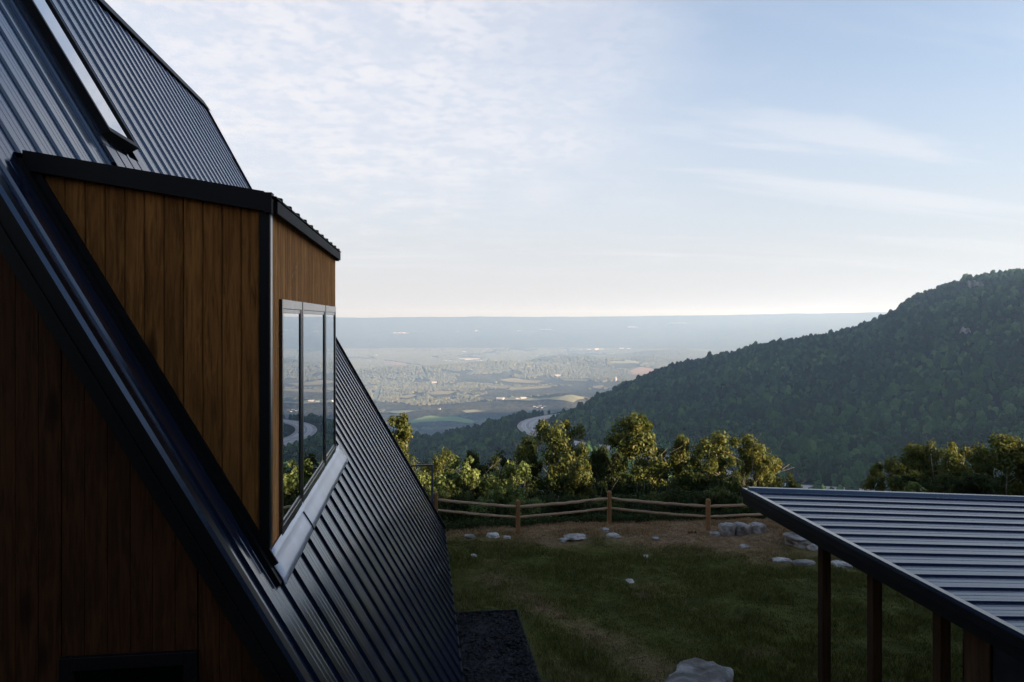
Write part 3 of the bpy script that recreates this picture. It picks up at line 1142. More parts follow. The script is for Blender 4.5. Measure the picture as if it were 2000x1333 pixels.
# ------------------------------------------------------------------ rocks
def ico(sub):
    t = (1 + 5 ** 0.5) / 2
    v = [(-1, t, 0), (1, t, 0), (-1, -t, 0), (1, -t, 0), (0, -1, t), (0, 1, t), (0, -1, -t), (0, 1, -t), (t, 0, -1), (t, 0, 1), (-t, 0, -1), (-t, 0, 1)]
    f = [(0, 11, 5), (0, 5, 1), (0, 1, 7), (0, 7, 10), (0, 10, 11), (1, 5, 9), (5, 11, 4), (11, 10, 2), (10, 7, 6), (7, 1, 8),
         (3, 9, 4), (3, 4, 2), (3, 2, 6), (3, 6, 8), (3, 8, 9), (4, 9, 5), (2, 4, 11), (6, 2, 10), (8, 6, 7), (9, 8, 1)]
    v = [np.array(p) / np.linalg.norm(p) for p in v]
    for _ in range(sub):
        cache, nf = {}, []

        def mid(a, b):
            k = (min(a, b), max(a, b))
            if k not in cache:
                m = v[a] + v[b]
                v.append(m / np.linalg.norm(m))
                cache[k] = len(v) - 1
            return cache[k]
        for a, b, c in f:
            ab, bc, ca = mid(a, b), mid(b, c), mid(c, a)
            nf += [(a, ab, ca), (b, bc, ab), (c, ca, bc), (ab, bc, ca)]
        f = nf
    return np.array(v), np.array(f)


IV4, IF4 = ico(4)
IV2, IF2 = ico(2)


ROCKS = []


def rock(u, v, wpx, hm, depth, label, seed, d=None, sink=0.35, rot=0.0, cat='rock'):
    """rock standing on the lawn where the photo's pixel (u, v) meets it"""
    r = ray(u, v)
    if d is None:
        lo, hi = 5.0, 30.0
        for _ in range(40):
            m = (lo + hi) / 2
            p = r * m
            if p[2] > float(lawn_z(p[0], p[1])):
                lo = m
            else:
                hi = m
        d = lo
    p = r * d
    wid = wpx / F * d
    hm *= 0.8
    q = IV4.copy()
    q = np.sign(q) * np.abs(q) ** 0.8
    nrm = 1 + 0.9 * fbm(IV4 * 1.3 + seed * 7.7, 4, seed)[:, None] + 0.25 * fbm(IV4 * 4.0 + seed, 3, seed + 3)[:, None]
    q = q * nrm
    # flat bedding facets
    q[:, 2] = np.where(q[:, 2] > 0.55, 0.55 + (q[:, 2] - 0.55) * 0.35, q[:, 2])
    q = q / np.abs(q).max(0)
    c, s = cos(rot), sin(rot)
    q = q * np.array([wid / 2, depth / 2, hm])
    q = np.c_[q[:, 0] * c - q[:, 1] * s, q[:, 0] * s + q[:, 1] * c, q[:, 2]]
    o = mesh_obj('rock', q, IF4, ROCKW if ('white' in label or 'pale' in label) else ROCK, None, True)
    o.location = (p[0], p[1], float(lawn_surf(p[0], p[1])[0]) + hm * (0.45 - sink))
    ROCKS.append((p[0], p[1], wid, depth))
    tag(o, label, cat, 'pale rocks along the lawn')
    return o


rock(1364, 1332, 128, 0.22, 1.2, 'large flat grey boulder alone on the near lawn', 1, sink=0.55, rot=-0.5)
rock(962, 1046, 28, 0.13, 0.35, 'white flat stone by the fence left of the left post', 2, d=18.1)
rock(918, 1045, 24, 0.13, 0.3, 'low grey stone in the weeds near the metal roof', 3, d=18.0)
rock(990, 1049, 16, 0.10, 0.25, 'small pale stone beside the first tall fence post', 4, d=17.9)
rock(1124, 1053, 46, 0.06, 0.55, 'flat pale slab left of the middle fence post', 5)
rock(1100, 1057, 18, 0.10, 0.25, 'small white stone at the left end of the flat slab', 6)
rock(1198, 1049, 30, 0.07, 0.4, 'pale broken stone at the foot of the middle fence post', 7)
rock(1183, 1042, 16, 0.12, 0.3, 'small stone tucked behind the middle fence post base', 8, d=18.3)
rock(1420, 1052, 32, 0.36, 0.5, 'rounded grey boulder, leftmost of three behind the fence corner', 9, d=17.9)
rock(1447, 1053, 36, 0.40, 0.5, 'rounded grey boulder, middle one of three right of the fence post', 10, d=17.9)
rock(1480, 1051, 32, 0.32, 0.45, 'rounded grey boulder, right one of three near the shed roof', 11, d=17.9)
rock(1397, 1051, 20, 0.14, 0.25, 'little pale stone between fence post and boulders', 12, d=17.8)
rock(1568, 1068, 78, 0.42, 1.0, 'big sloping grey outcrop under the shed eave corner', 13, d=17.0, rot=0.2)
rock(1590, 1082, 40, 0.22, 0.6, 'pale cracked slab in front of the big outcrop', 14, d=16.6)
rock(1527, 1098, 42, 0.11, 0.30, 'white long low ledge stone left of the shed post', 15, rot=-0.25)
rock(1570, 1103, 44, 0.11, 0.30, 'white ledge stone touching the shed post', 16, rot=-0.2)
rock(1642, 1107, 34, 0.14, 0.4, 'white stone just right of the first shed post', 17)
rock(1455, 1070, 20, 0.05, 0.3, 'thin grey stone in brown grass below the boulders', 18)
rock(1230, 1137, 16, 0.035, 0.3, 'small flat pale stone in the middle of the lawn', 19, sink=0.3)
rock(925, 1084, 13, 0.03, 0.25, 'small pale flake of stone in grass near the roof foot', 20)
rock(1262, 1086, 11, 0.03, 0.25, 'tiny pale stone in the brown grass band', 21)
rock(1280, 1052, 14, 0.09, 0.25, 'tiny stone below the fence rails right of the middle post', 22)

# grass blades over the part the picture shows
NC = 34000
cx = RNG.uniform(0.3, 13.5, NC)
cy = 7.0 + (19.6 - 7.0) * RNG.random(NC) ** 0.85
ok = (cy > 7 + 0.0 * cx) & ~((cx < 1.68) & (cy < 12.15)) & (np.abs(cx) < 0.9 * cy)
cx, cy = cx[ok], cy[ok]
cd = dryness(cx, cy)
for rx_, ry_, rw_, rd_ in ROCKS:
    out_ = ((cx - rx_) / (rw_ * 0.55 + 0.05)) ** 2 + ((cy - ry_ + rd_ * 0.35) / (rd_ * 0.75 + 0.10)) ** 2 > 1
    cx, cy, cd = cx[out_], cy[out_], cd[out_]
keep = RNG.random(len(cx)) < (1 - 0.5 * cd)
cx, cy, cd = cx[keep], cy[keep], cd[keep]
NB = 11
bx = np.repeat(cx, NB) + RNG.normal(0, 0.055, len(cx) * NB)
by = np.repeat(cy, NB) + RNG.normal(0, 0.055, len(cx) * NB)
bd = np.clip(np.repeat(cd, NB) + RNG.normal(0, 0.15, len(bx)), 0, 1)
bh = RNG.uniform(0.03, 0.075, len(bx)) * np.clip(0.85 + fbm(np.c_[bx, by] * 1.3, 3, 21) * 3.2, 0.35, 1.6)
bz = lawn_z(bx, by) + fbm(np.c_[bx, by] * 1.6, 4, 5) * 0.17 + fbm(np.c_[bx, by] * 6, 2, 8) * 0.035
an = RNG.uniform(0, 2 * pi, len(bx))
ln = RNG.uniform(0.2, 0.9, len(bx)) * bh
la = RNG.uniform(0, 2 * pi, len(bx))
hw = 0.006
V = np.stack([np.c_[bx - hw * np.cos(an), by - hw * np.sin(an), bz - 0.01],
              np.c_[bx + hw * np.cos(an), by + hw * np.sin(an), bz - 0.01],
              np.c_[bx + ln * np.cos(la), by + ln * np.sin(la), bz + bh]], 1).reshape(-1, 3)
grass = mesh_obj('grass', V, np.arange(len(V)).reshape(-1, 3), BLADE)
a_ = grass.data.attributes.new('dry', 'FLOAT', 'POINT')
a_.data.foreach_set('value', np.repeat(bd, 3).astype(np.float32))
tag(grass, 'short tufted grass covering the lawn, green turning brown', 'grass', None, 'stuff')


# ------------------------------------------------------------------ terrain
VK = 2.5                                  # the valley lies this much farther out than the slope tables below say
KD0 = [60, 150, 400, 700, 900, 1200, 1600, 2000, 2350, 2600, 3000, 4000, 5500, 7500, 9000, 10500, 12500, 15000]
KD = np.array(KD0[:10] + [3000, 4300, 6000] + [k * VK for k in KD0[10:]], float)


def col(u, zs):
    return (math.atan((u - 1000.0) / F), zs)


COLS = [
    (-pi, [0, 6, 30, 60, 70, 80, 90, 90, 90, 90, 90, 60, 40, 40, 40, 40, 40, 40]),
    (radians(-130), [-4, -2, 4, 10, 10, 10, 0, 0, 0, 0, 0, 0, 0, 0, 0, 0, 0, 0]),
    (radians(-90), [-12, -30, -80, -140, -170, -200, -240, -280, -300, -330, -350, -350, -350, -350, -250, -50, 0, 0]),
    (radians(-50), [-24, -65, -140, -200, -228, -250, -250, -320, -350, -350, -350, -350, -350, -345, -200, 12, 20, 0]),
    col(700, [-26, -70, -150, -212, -244, -275, -276, -335, -385, -420, -350, -350, -350, -345, -200, 12, 20, 0]),
    col(800, [-26, -70, -150, -212, -244, -275, -272, -335, -385, -420, -350, -350, -350, -345, -200, 14, 20, 0]),
    col(950, [-26, -69, -146, -196, -218, -238, -260, -294, -385, -420, -350, -350, -350, -345, -200, 20, 26, 0]),
    col(1035, [-26, -68, -140, -184, -195, -210, -236, -262, -370, -415, -350, -350, -350, -345, -200, 22, 28, 0]),
    col(1130, [-26, -65, -130, -170, -182, -197, -215, -238, -264, -335, -350, -350, -350, -345, -200, 22, 30, 0]),
    col(1300, [-24, -60, -120, -158, -170, -185, -192, -178, -160, -205, -320, -350, -350, -345, -200, 36, 40, 0]),
    col(1500, [-22, -56, -115, -158, -170, -179, -158, -116, -74, -100, -260, -350, -350, -345, -190, 55, 60, 0]),
    col(1640, [-21, -54, -115, -158, -170, -174, -146, -88, -46, -62, -210, -350, -350, -345, -180, 75, 78, 0]),
    col(1700, [-20, -53, -115, -158, -169, -170, -134, -62, -12, -25, -180, -345, -350, -345, -180, 84, 86, 0]),
    col(1735, [-20, -52, -115, -158, -168, -168, -124, -42, 12, 0, -150, -340, -350, -345, -180, 87, 90, 0]),
    col(1775, [-20, -52, -114, -157, -166, -164, -105, -12, 53, 40, -110, -330, -350, -345, -180, 90, 90, 0]),
    col(1850, [-19, -51, -112, -154, -162, -152, -78, 30, 93, 84, -60, -300, -350, -345, -180, 95, 95, 0]),
    col(1920, [-19, -50, -111, -152, -158, -143, -58, 60, 117, 111, -10, -280, -350, -345, -180, 98, 98, 0]),
    col(2000, [-18, -50, -110, -150, -155, -132, -40, 80, 129, 122, 40, -250, -350, -345, -180, 100, 100, 0]),
    col(2500, [-14, -40, -90, -120, -114, -76, 30, 118, 156, 160, 150, -100, -350, -345, -180, 110, 110, 0]),
    (radians(62), [-8, -25, -50, -60, -30, 30, 140, 240, 300, 310, 280, 120, -250, -330, -180, 110, 110, 0]),  # off-view crest raised to throw shadow on the slopes below
    (radians(90), [-3, -3, -10, -10, 0, 20, 60, 100, 130, 130, 130, 130, 60, 0, 0, 0, 0, 0]),
    (radians(135), [0, 4, 10, 20, 25, 30, 30, 30, 30, 30, 30, 30, 30, 30, 30, 30, 30, 30]),
    (pi, [0, 6, 30, 60, 70, 80, 90, 90, 90, 90, 90, 60, 40, 40, 40, 40, 40, 40]),
]
CAZ = np.array([c[0] for c in COLS])


def stretch(az, z):
    back = radians(22) < az < radians(75)      # hidden ridge added behind the crest to cast the valley's shadow band
    far_ = [v * VK for v in z[10:]]
    if z[10] < -250 or radians(-95) < az < radians(22):
        z3, z43, z60 = min(z[9] - 60, -480), -700, -868
    else:
        z3, z43, z60 = z[9] - 10, z[9] - 30, z[9] - 60
    if back:
        z3, z43, z60 = z[9] - 10, min(z[9] - 50, 80), min(z[9] - 170, -90)
        far_[0] = -560
        far_[1] = -870
    if az > radians(12) and az < radians(75):
        z = z[:8] + [z[8] - 9, z[9] - 9] + z[10:]
    return z[:10] + [z3, z43, z60] + far_


CZ = np.array([stretch(c[0], c[1]) for c in COLS], float)
# interstate: plan positions and levels
ROADPX = [(1900, 990, 640), (1690, 965, 690), (1490, 948, 760), (1390, 922, 830), (1290, 895, 920), (1210, 880, 1040), (1135, 868, 1170), (1085, 859, 1320), (1058, 850, 1440),
          (1037, 841, 1560), (1030, 832, 1690), (1036, 824, 1810), (1054, 817.5, 1930), (1078, 812.5, 2060), (1108, 808, 2190), (1150, 800, 2400)]
RP_ = np.array([at(*p) for p in ROADPX])


def spline(P, n):
    out = []
    m = len(P)
    for i in range(m - 1):
        p0, p1, p2, p3 = P[max(i - 1, 0)], P[i], P[i + 1], P[min(i + 2, m - 1)]
        for k in range(n):
            t = k / n
            out.append(0.5 * ((2 * p1) + (-p0 + p2) * t + (2 * p0 - 5 * p1 + 4 * p2 - p3) * t * t + (-p0 + 3 * p1 - 3 * p2 + p3) * t ** 3))
    out.append(P[-1])
    return np.array(out)


ROAD = spline(RP_, 14)


def road_dist(x, y):
    """distance to the road's centre line and the road level there"""
    best = np.full(len(x), 1e9)
    lev = np.zeros(len(x))
    for i in range(len(ROAD) - 1):
        a, b = ROAD[i], ROAD[i + 1]
        ab = b[:2] - a[:2]
        t = np.clip(((x - a[0]) * ab[0] + (y - a[1]) * ab[1]) / (ab @ ab), 0, 1)
        dd = np.hypot(x - a[0] - t * ab[0], y - a[1] - t * ab[1])
        w = dd < best
        best = np.where(w, dd, best)
        lev = np.where(w, a[2] + (b[2] - a[2]) * t, lev)
    return best, lev


HILLS = [  # u, d, height, half-width along the view's x and y: low wooded hills in the valley
    (860, 2720, 26, 190, 120), (1015, 2900, 40, 230, 130), (1110, 2850, 45, 110, 120), (720, 2900, 25, 200, 130),
    (980, 4700, 75, 420, 260), (880, 4300, 35, 400, 220), (1180, 5000, 70, 420, 260), (1090, 5200, 60, 300, 200), (760, 4500, 45, 400, 250),
    (1270, 5600, 60, 350, 250), (1320, 6500, 70, 500, 300), (900, 3500, 14, 400, 160), (1190, 4050, 22, 260, 150)]


def terrain(x, y):
    x = np.asarray(x, float)
    y = np.asarray(y, float)
    xr = x * CT - y * ST
    yr = x * ST + y * CT
    d = np.maximum(np.hypot(x, y), 1.0)
    az = np.arctan2(xr, yr)
    ld = np.log(d)
    j = np.clip(np.searchsorted(CAZ, az) - 1, 0, len(CAZ) - 2)
    t = (az - CAZ[j]) / (CAZ[j + 1] - CAZ[j])
    t = np.clip(t, 0, 1)
    tab = np.array([np.interp(ld, np.log(KD), CZ[k]) for k in range(len(CAZ))])
    ar = np.arange(len(x))
    z = tab[j, ar] * (1 - t) + tab[np.minimum(j + 1, len(CAZ) - 1), ar] * t
    p = np.c_[x, y]
    z = z + fbm(p / 420.0, 4, 31) * 22 * sstep(d, 350, 1500) * np.where(d < 5000, 1.0, 1.4)
    far = sstep(d, 7800 * VK, 9500 * VK)
    z = z + far * (fbm(p / np.array([1500.0, 2600.0]) / VK, 4, 77) * 260 * VK) * sstep(d, 10450 * VK, 8800 * VK) + far * fbm(p / (900.0 * VK), 3, 78) * 34 * VK
    z = z + fbm(p / 60.0, 3, 41) * 7 * sstep(d, 90, 500) * (1 - far)
    for (u, dd, h, a, b) in HILLS:
        dd, h, a, b = dd * VK, h * VK, a * VK, b * VK
        c = at(u, VH, dd)
        e = ((x - c[0]) * CT - (y - c[1]) * ST) / a
        g = ((x - c[0]) * ST + (y - c[1]) * CT) / b
        z = z + h * np.exp(-(e * e + g * g))
    m = (d > 500) & (d < 2700) & (xr > -300)
    if m.any():
        rd, lev = road_dist(x[m], y[m])
        w = sstep(rd, 130, 26)
        z[m] = z[m] * (1 - w) + (lev - 1.2) * w
    near = lawn_z(x, y) - 0.5
    bank = np.where(yr > 0, near, -5.0) + 0.16 * np.maximum(xr - 14, 0) * sstep(xr, 14, 40) * sstep(yr, 16, 2)  # right-hand rise lies out of view, added under the shading trees
    bank = np.where(y > 21, -6.6 - 0.52 * (y - 21), bank)
    w = sstep(d, 26, 62)
    return bank * (1 - w) + z * w


azs = np.unique(np.concatenate([np.linspace(-pi, radians(-48), 44), np.radians(np.arange(-48, 48, 0.30)), np.linspace(radians(48), pi, 60)]))
ds = np.concatenate([[1.5, 6, 12, 18], np.geomspace(21, 37500, 274)])
A, D = np.meshgrid(azs, ds)
ax = (D * np.sin(A + TH)).ravel()
ay = (D * np.cos(A + TH)).ravel()
azv = terrain(ax, ay)
na, nd = len(azs), len(ds)
idx = np.arange(na * nd).reshape(nd, na)
quads = np.c_[idx[:-1, :-1].ravel(), idx[:-1, 1:].ravel(), idx[1:, 1:].ravel(), idx[1:, :-1].ravel()]
ter = mesh_obj('terrain', np.c_[ax, ay, azv], quads, TERR, None, True)
tag(ter, 'wooded mountainside, valley floor and long far ridge', 'terrain', None, 'structure')

# ------------------------------------------------------------------ interstate
CONC = m_simple('pale_concrete', (0.50, 0.45, 0.42), (0.40, 0.36, 0.34), 0.06, 0.9, 0.1, 4, 0.2)
GRAVEL = m_simple('cut_rock_shoulder', (0.40, 0.345, 0.305), (0.22, 0.18, 0.15), 0.12, 0.95, 0.6, 5, 1.0)
LINE = m_simple('road_marking', (0.16, 0.15, 0.14), (0.20, 0.19, 0.18), 0.5, 0.9, 0.0)


def strip(name, o0, o1, dz, m, label=None, sl=slice(None)):
    P = ROAD[sl]
    tg = np.gradient(P[:, :2], axis=0)
    tg /= np.linalg.norm(tg, axis=1)[:, None]
    nrm = np.c_[-tg[:, 1], tg[:, 0]]
    L = P[:, :2] + nrm * o0
    R = P[:, :2] + nrm * o1
    z = P[:, 2] + dz
    v = np.concatenate([np.c_[L, z], np.c_[R, z]])
    n = len(P)
    f = np.c_[np.arange(n - 1), np.arange(1, n), n + np.arange(1, n), n + np.arange(n - 1)]
    return v, f


def road_obj(name, parts, m, label, cat):
    vs, fs, b = [], [], 0
    for (o0, o1, dz) in parts:
        v, f = strip(name, o0, o1, dz, m)
        vs.append(v)
        fs.append(f + b)
        b += len(v)
    o = mesh_obj(name, np.concatenate(vs), np.concatenate(fs), m)
    return tag(o, label, cat, None, 'structure')


road_obj('road_verge', [(-23, 23, 0.0)], GRAVEL, 'pale cut rock and gravel verge along the highway', 'verge')
road_obj('highway', [(1.2, 15.5, 0.25), (-15.5, -1.2, 0.25)], CONC, 'pale divided highway curving round the foot of the mountain', 'highway')
road_obj('road_marking', [(1.0, 2.3, 0.5), (-2.3, -1.0, 0.5), (7.9, 8.5, 0.5), (-8.5, -7.9, 0.5), (14.3, 15.0, 0.5), (-15.0, -14.3, 0.5)], LINE, 'dark lane lines and median of the highway', 'marking')
mb = MB()
P = ROAD[::2]
for i in range(len(P) - 1):
    a, b = P[i], P[i + 1]
    tg = (b - a)[:2] / np.linalg.norm((b - a)[:2])
    nn = np.array([-tg[1], tg[0]]) * 0.35
    mb.hexa([(a[0] - nn[0], a[1] - nn[1], a[2]), (a[0] + nn[0], a[1] + nn[1], a[2]), (b[0] + nn[0], b[1] + nn[1], b[2]), (b[0] - nn[0], b[1] - nn[1], b[2]),
             (a[0] - nn[0], a[1] - nn[1], a[2] + 1.1), (a[0] + nn[0], a[1] + nn[1], a[2] + 1.1), (b[0] + nn[0], b[1] + nn[1], b[2] + 1.1), (b[0] - nn[0], b[1] - nn[1], b[2] + 1.1)])
tag(mb.build('median_barrier', CONC), 'concrete barrier between the two carriageways of the highway', 'barrier')

CARP = {'dark': m_simple('dark_car_paint', (0.02, 0.02, 0.025), (0.03, 0.03, 0.035), 2, 0.35, 0),
        'white': m_simple('white_car_paint', (0.75, 0.75, 0.75), (0.7, 0.7, 0.7), 2, 0.35, 0)}


def vehicle(name, i, off, long, wid, hi, paint, label, cat, van=False):
    p = ROAD[i]
    tg = ROAD[i + 1] - ROAD[i]
    e = empty(name, (0, 0, 0), label, cat, 'vehicles on the highway')
    mb = MB()
    L, w = long / 2, wid / 2
    mb.hexa([(-L, -w, 0.35), (L, -w, 0.35), (L, w, 0.35), (-L, w, 0.35), (-L, -w, hi * 0.62), (L * 0.97, -w, hi * 0.55), (L * 0.97, w, hi * 0.55), (-L, w, hi * 0.62)])
    mb.build('body', CARP[paint], e)
    mb = MB()
    a, b = (-L * 0.96, L * 0.75) if van else (-L * 0.8, L * 0.45)
    mb.hexa([(a, -w * .95, hi * .6), (b, -w * .95, hi * .58), (b, w * .95, hi * .58), (a, w * .95, hi * .6),
             (a * (0.98 if van else .7), -w * .8, hi), (b * (0.9 if van else .4), -w * .8, hi), (b * (0.9 if van else .4), w * .8, hi), (a * (0.98 if van else .7), w * .8, hi)])
    mb.build('cabin', CARP[paint] if van else BLACKM, e)
    for sx in (-1, 1):
        for sy in (-1, 1):
            mb = MB()
            mb.tube([(sx * L * .62, sy * w * 0.78, 0.33), (sx * L * .62, sy * w * 1.02, 0.33)], [0.33, 0.33], 12)
            mb.build('wheel', BLACKM, e)
    a_ = math.atan2(tg[1], tg[0])
    e.rotation_euler.z = a_
    nn = np.array([-tg[1], tg[0]]) / np.hypot(tg[0], tg[1])
    e.location = (p[0] + nn[0] * off, p[1] + nn[1] * off, p[2] + 0.28)


vehicle('truck', 130, -10, 13.0, 2.6, 3.9, 'dark', 'dark lorry, the larger of two vehicles in the bend of the highway', 'truck', True)
vehicle('car', 134, -5.5, 5.0, 2.0, 1.7, 'dark', 'dark car just beyond the lorry on the highway bend', 'car')

# ------------------------------------------------------------------ fields in the valley
FIELDM = {k: m_simple('field_' + k, a, b, 0.012, 1.0, 0.15, 5, 1.0) for k, (a, b) in {
    'green': ((0.19, 0.26, 0.105), (0.15, 0.215, 0.09)), 'tan': ((0.26, 0.235, 0.135), (0.19, 0.18, 0.105)),
    'pale': ((0.22, 0.24, 0.165), (0.17, 0.19, 0.13)), 'brown': ((0.29, 0.205, 0.145), (0.22, 0.16, 0.115))}.items()}


def hit(u, v, lo=2700.0, hi=9200.0 * VK):
    r = ray(u, v)
    s = np.geomspace(lo, hi, 1100)
    p = r[None, :] * s[:, None]
    zz = terrain(p[:, 0], p[:, 1])
    w = np.nonzero(p[:, 2] < zz)[0]
    k = w[0] if len(w) else len(s) - 1
    return p[k]


def c1(pts):                              # points measured in the enlarged view
    return [(650 + x / 3.333, 560 + y / 3.333) for x, y in pts]


FIELDS = [
    ('green', c1([(490, 885), (560, 862), (650, 845), (720, 856), (820, 855), (880, 870), (912, 886), (905, 896), (800, 884), (700, 880), (620, 887), (520, 897)]), 'pale green field, nearest open field below the first dark hills'),
    ('tan', c1([(610, 695), (700, 680), (820, 690), (740, 706), (640, 709)]), 'tan field with a pointed right end, left of the valley centre'),
    ('tan', c1([(400, 725), (500, 703), (560, 710), (470, 728)]), 'leftmost small tan field of the row across the valley'),
    ('tan', c1([(1030, 662), (1100, 644), (1180, 650), (1120, 669)]), 'short tan field left of the long one'),
    ('tan', c1([(1110, 674), (1250, 656), (1430, 645), (1410, 660), (1180, 681)]), 'longest tan field, sloping up to the right'),
    ('tan', c1([(1070, 612), (1180, 600), (1390, 617), (1330, 632), (1180, 630)]), 'broad tan field above the long one'),
    ('tan', c1([(1490, 605), (1680, 609), (1660, 621), (1510, 617)]), 'tan field right of the broad one, near the mountain'),
    ('pale', c1([(1040, 742), (1200, 725), (1400, 730), (1640, 740), (1560, 756), (1280, 750), (1110, 747)]), 'wide pale field just beyond the shaded hills'),
    ('pale', c1([(1480, 719), (1640, 729), (1630, 738), (1490, 727)]), 'thin pale field touching the mountain edge'),
    ('tan', c1([(1690, 650), (1765, 646), (1740, 670), (1690, 661)]), 'small tan field against the mountain edge'),
    ('brown', c1([(1930, 548), (1990, 528), (2080, 536), (2120, 556), (2060, 580), (1950, 576)]), 'brown bare field on the hill above the mountain slope'),
    ('brown', c1([(330, 484), (400, 490), (590, 520), (600, 535), (450, 520), (370, 509)]), 'pinkish bare strip of cleared ground at left'),
    ('pale', c1([(840, 817), (930, 806), (1010, 814), (880, 827)]), 'pale strip of field lying in the shaded band'),
    ('pale', c1([(310, 824), (400, 812), (540, 814), (440, 829)]), 'dim strip of field at the left of the shaded band'),
    ('pale', c1([(255, 740), (290, 660), (312, 650), (295, 742)]), 'cleared line running up the wooded slope at left'),
    ('pale', c1([(1790, 492), (1900, 488), (2010, 495), (2000, 506), (1820, 503)]), 'pale bright strip of fields far right below the ridge'),
]
field_polys = []
for kind, poly, label in FIELDS:
    # densify the outline, hit the terrain, then lay a draped sheet
    P = np.array([hit(u, v)[:2] for u, v in poly])
    Q = []
    m = len(P)
    for i in range(m):
        a, b = P[i], P[(i + 1) % m]
        k = max(2, int(np.linalg.norm(b - a) / 110))
        Q += [a + (b - a) * s / k for s in range(k)]
    Q = np.array(Q)
    Q += np.c_[fbm(Q / 140.0, 3, 3), fbm(Q / 140.0 + 50, 3, 4)] * 90
    field_polys.append(Q)
    import bmesh
    bm = bmesh.new()
    vs = [bm.verts.new((q[0], q[1], 0)) for q in Q]
    fc = bm.faces.new(vs)
    if fc.normal.z < 0:
        fc.normal_flip()
    bmesh.ops.triangulate(bm, faces=bm.faces[:])
    for _ in range(5):
        long_ = [e for e in bm.edges if e.calc_length() > 120]
        if not long_:
            break
        bmesh.ops.subdivide_edges(bm, edges=long_, cuts=1)
        bmesh.ops.triangulate(bm, faces=bm.faces[:])
    me = bpy.data.meshes.new('field')
    bm.to_mesh(me)
    bm.free()
    n = len(me.vertices)
    co = np.empty(n * 3, np.float32)
    me.vertices.foreach_get('co', co)
    co = co.reshape(-1, 3)
    co[:, 2] = terrain(co[:, 0], co[:, 1]) + 7.0
    me.vertices.foreach_set('co', co.ravel())
    me.materials.append(FIELDM[kind])
    fo = bpy.data.objects.new('field', me)
    COL.objects.link(fo)
    tag(fo, label, 'field', None, 'structure')


def in_fields(x, y, first=None):
    r = np.zeros(len(x), bool)
    for Q in field_polys[:first]:
        lo, hi = Q.min(0) - 5, Q.max(0) + 5
        m = (x > lo[0]) & (x < hi[0]) & (y > lo[1]) & (y < hi[1])
        if not m.any():
            continue
        ii = np.nonzero(m)[0]
        px, py = x[ii], y[ii]
        c = np.zeros(len(ii), bool)
        for k in range(len(Q)):
            a, b = Q[k], Q[(k + 1) % len(Q)]
            cond = (a[1] > py) != (b[1] > py)
            xi = (b[0] - a[0]) * (py - a[1]) / (b[1] - a[1] + 1e-9) + a[0]
            c ^= cond & (px < xi)
        r[ii] |= c
    return r


# ------------------------------------------------------------------ valley buildings
WALLW = m_simple('white_wall', (0.55, 0.53, 0.50), (0.5, 0.48, 0.45), 0.3, 0.8, 0)
WALLP = m_simple('pink_brick_wall', (0.55, 0.36, 0.28), (0.48, 0.32, 0.26), 0.3, 0.8, 0)
ROOFW = m_simple('white_roof', (0.62, 0.61, 0.60), (0.55, 0.54, 0.53), 0.2, 0.7, 0)
ROOFG = m_simple('grey_roof', (0.30, 0.30, 0.31), (0.24, 0.24, 0.25), 0.2, 0.8, 0)
GROUNDP = m_simple('bare_ground', (0.55, 0.45, 0.36), (0.45, 0.36, 0.29), 0.05, 0.95, 0.1)
built = []


def building(u, v, lx, ly, h, rise, wall, roof, label, name='house', cat='house', group=None, rot=0.0):
    lx, ly, h, rise = (q_ * 0.55 * VK for q_ in (lx, ly, h * 0.8, rise * 0.8))
    p = hit(u, v, 5000, 9200 * VK)
    e = empty(name, (0, 0, 0), label, cat, group)
    mb = MB()
    mb.box((-lx / 2, -ly / 2, -8), (lx / 2, ly / 2, h))
    mb.build('wall', wall, e)
    o = lx * 0.03
    r = MB()
    x0, x1, y0, y1 = -lx / 2 - o, lx / 2 + o, -ly / 2 - o, ly / 2 + o
    r.add([(x0, y0, h + .02), (x1, y0, h + .02), (x1, y1, h + .02), (x0, y1, h + .02), (x0, 0, h + rise), (x1, 0, h + rise)],
          [(0, 1, 5, 4), (2, 3, 4, 5), (0, 4, 3), (1, 2, 5), (3, 2, 1, 0)])
    r.build('roof', roof, e)
    e.location = (p[0], p[1], float(terrain(np.array([p[0]]), np.array([p[1]]))[0]))
    e.rotation_euler.z = rot
    built.append((p[0], p[1], max(lx, ly) * 0.5 + 40))


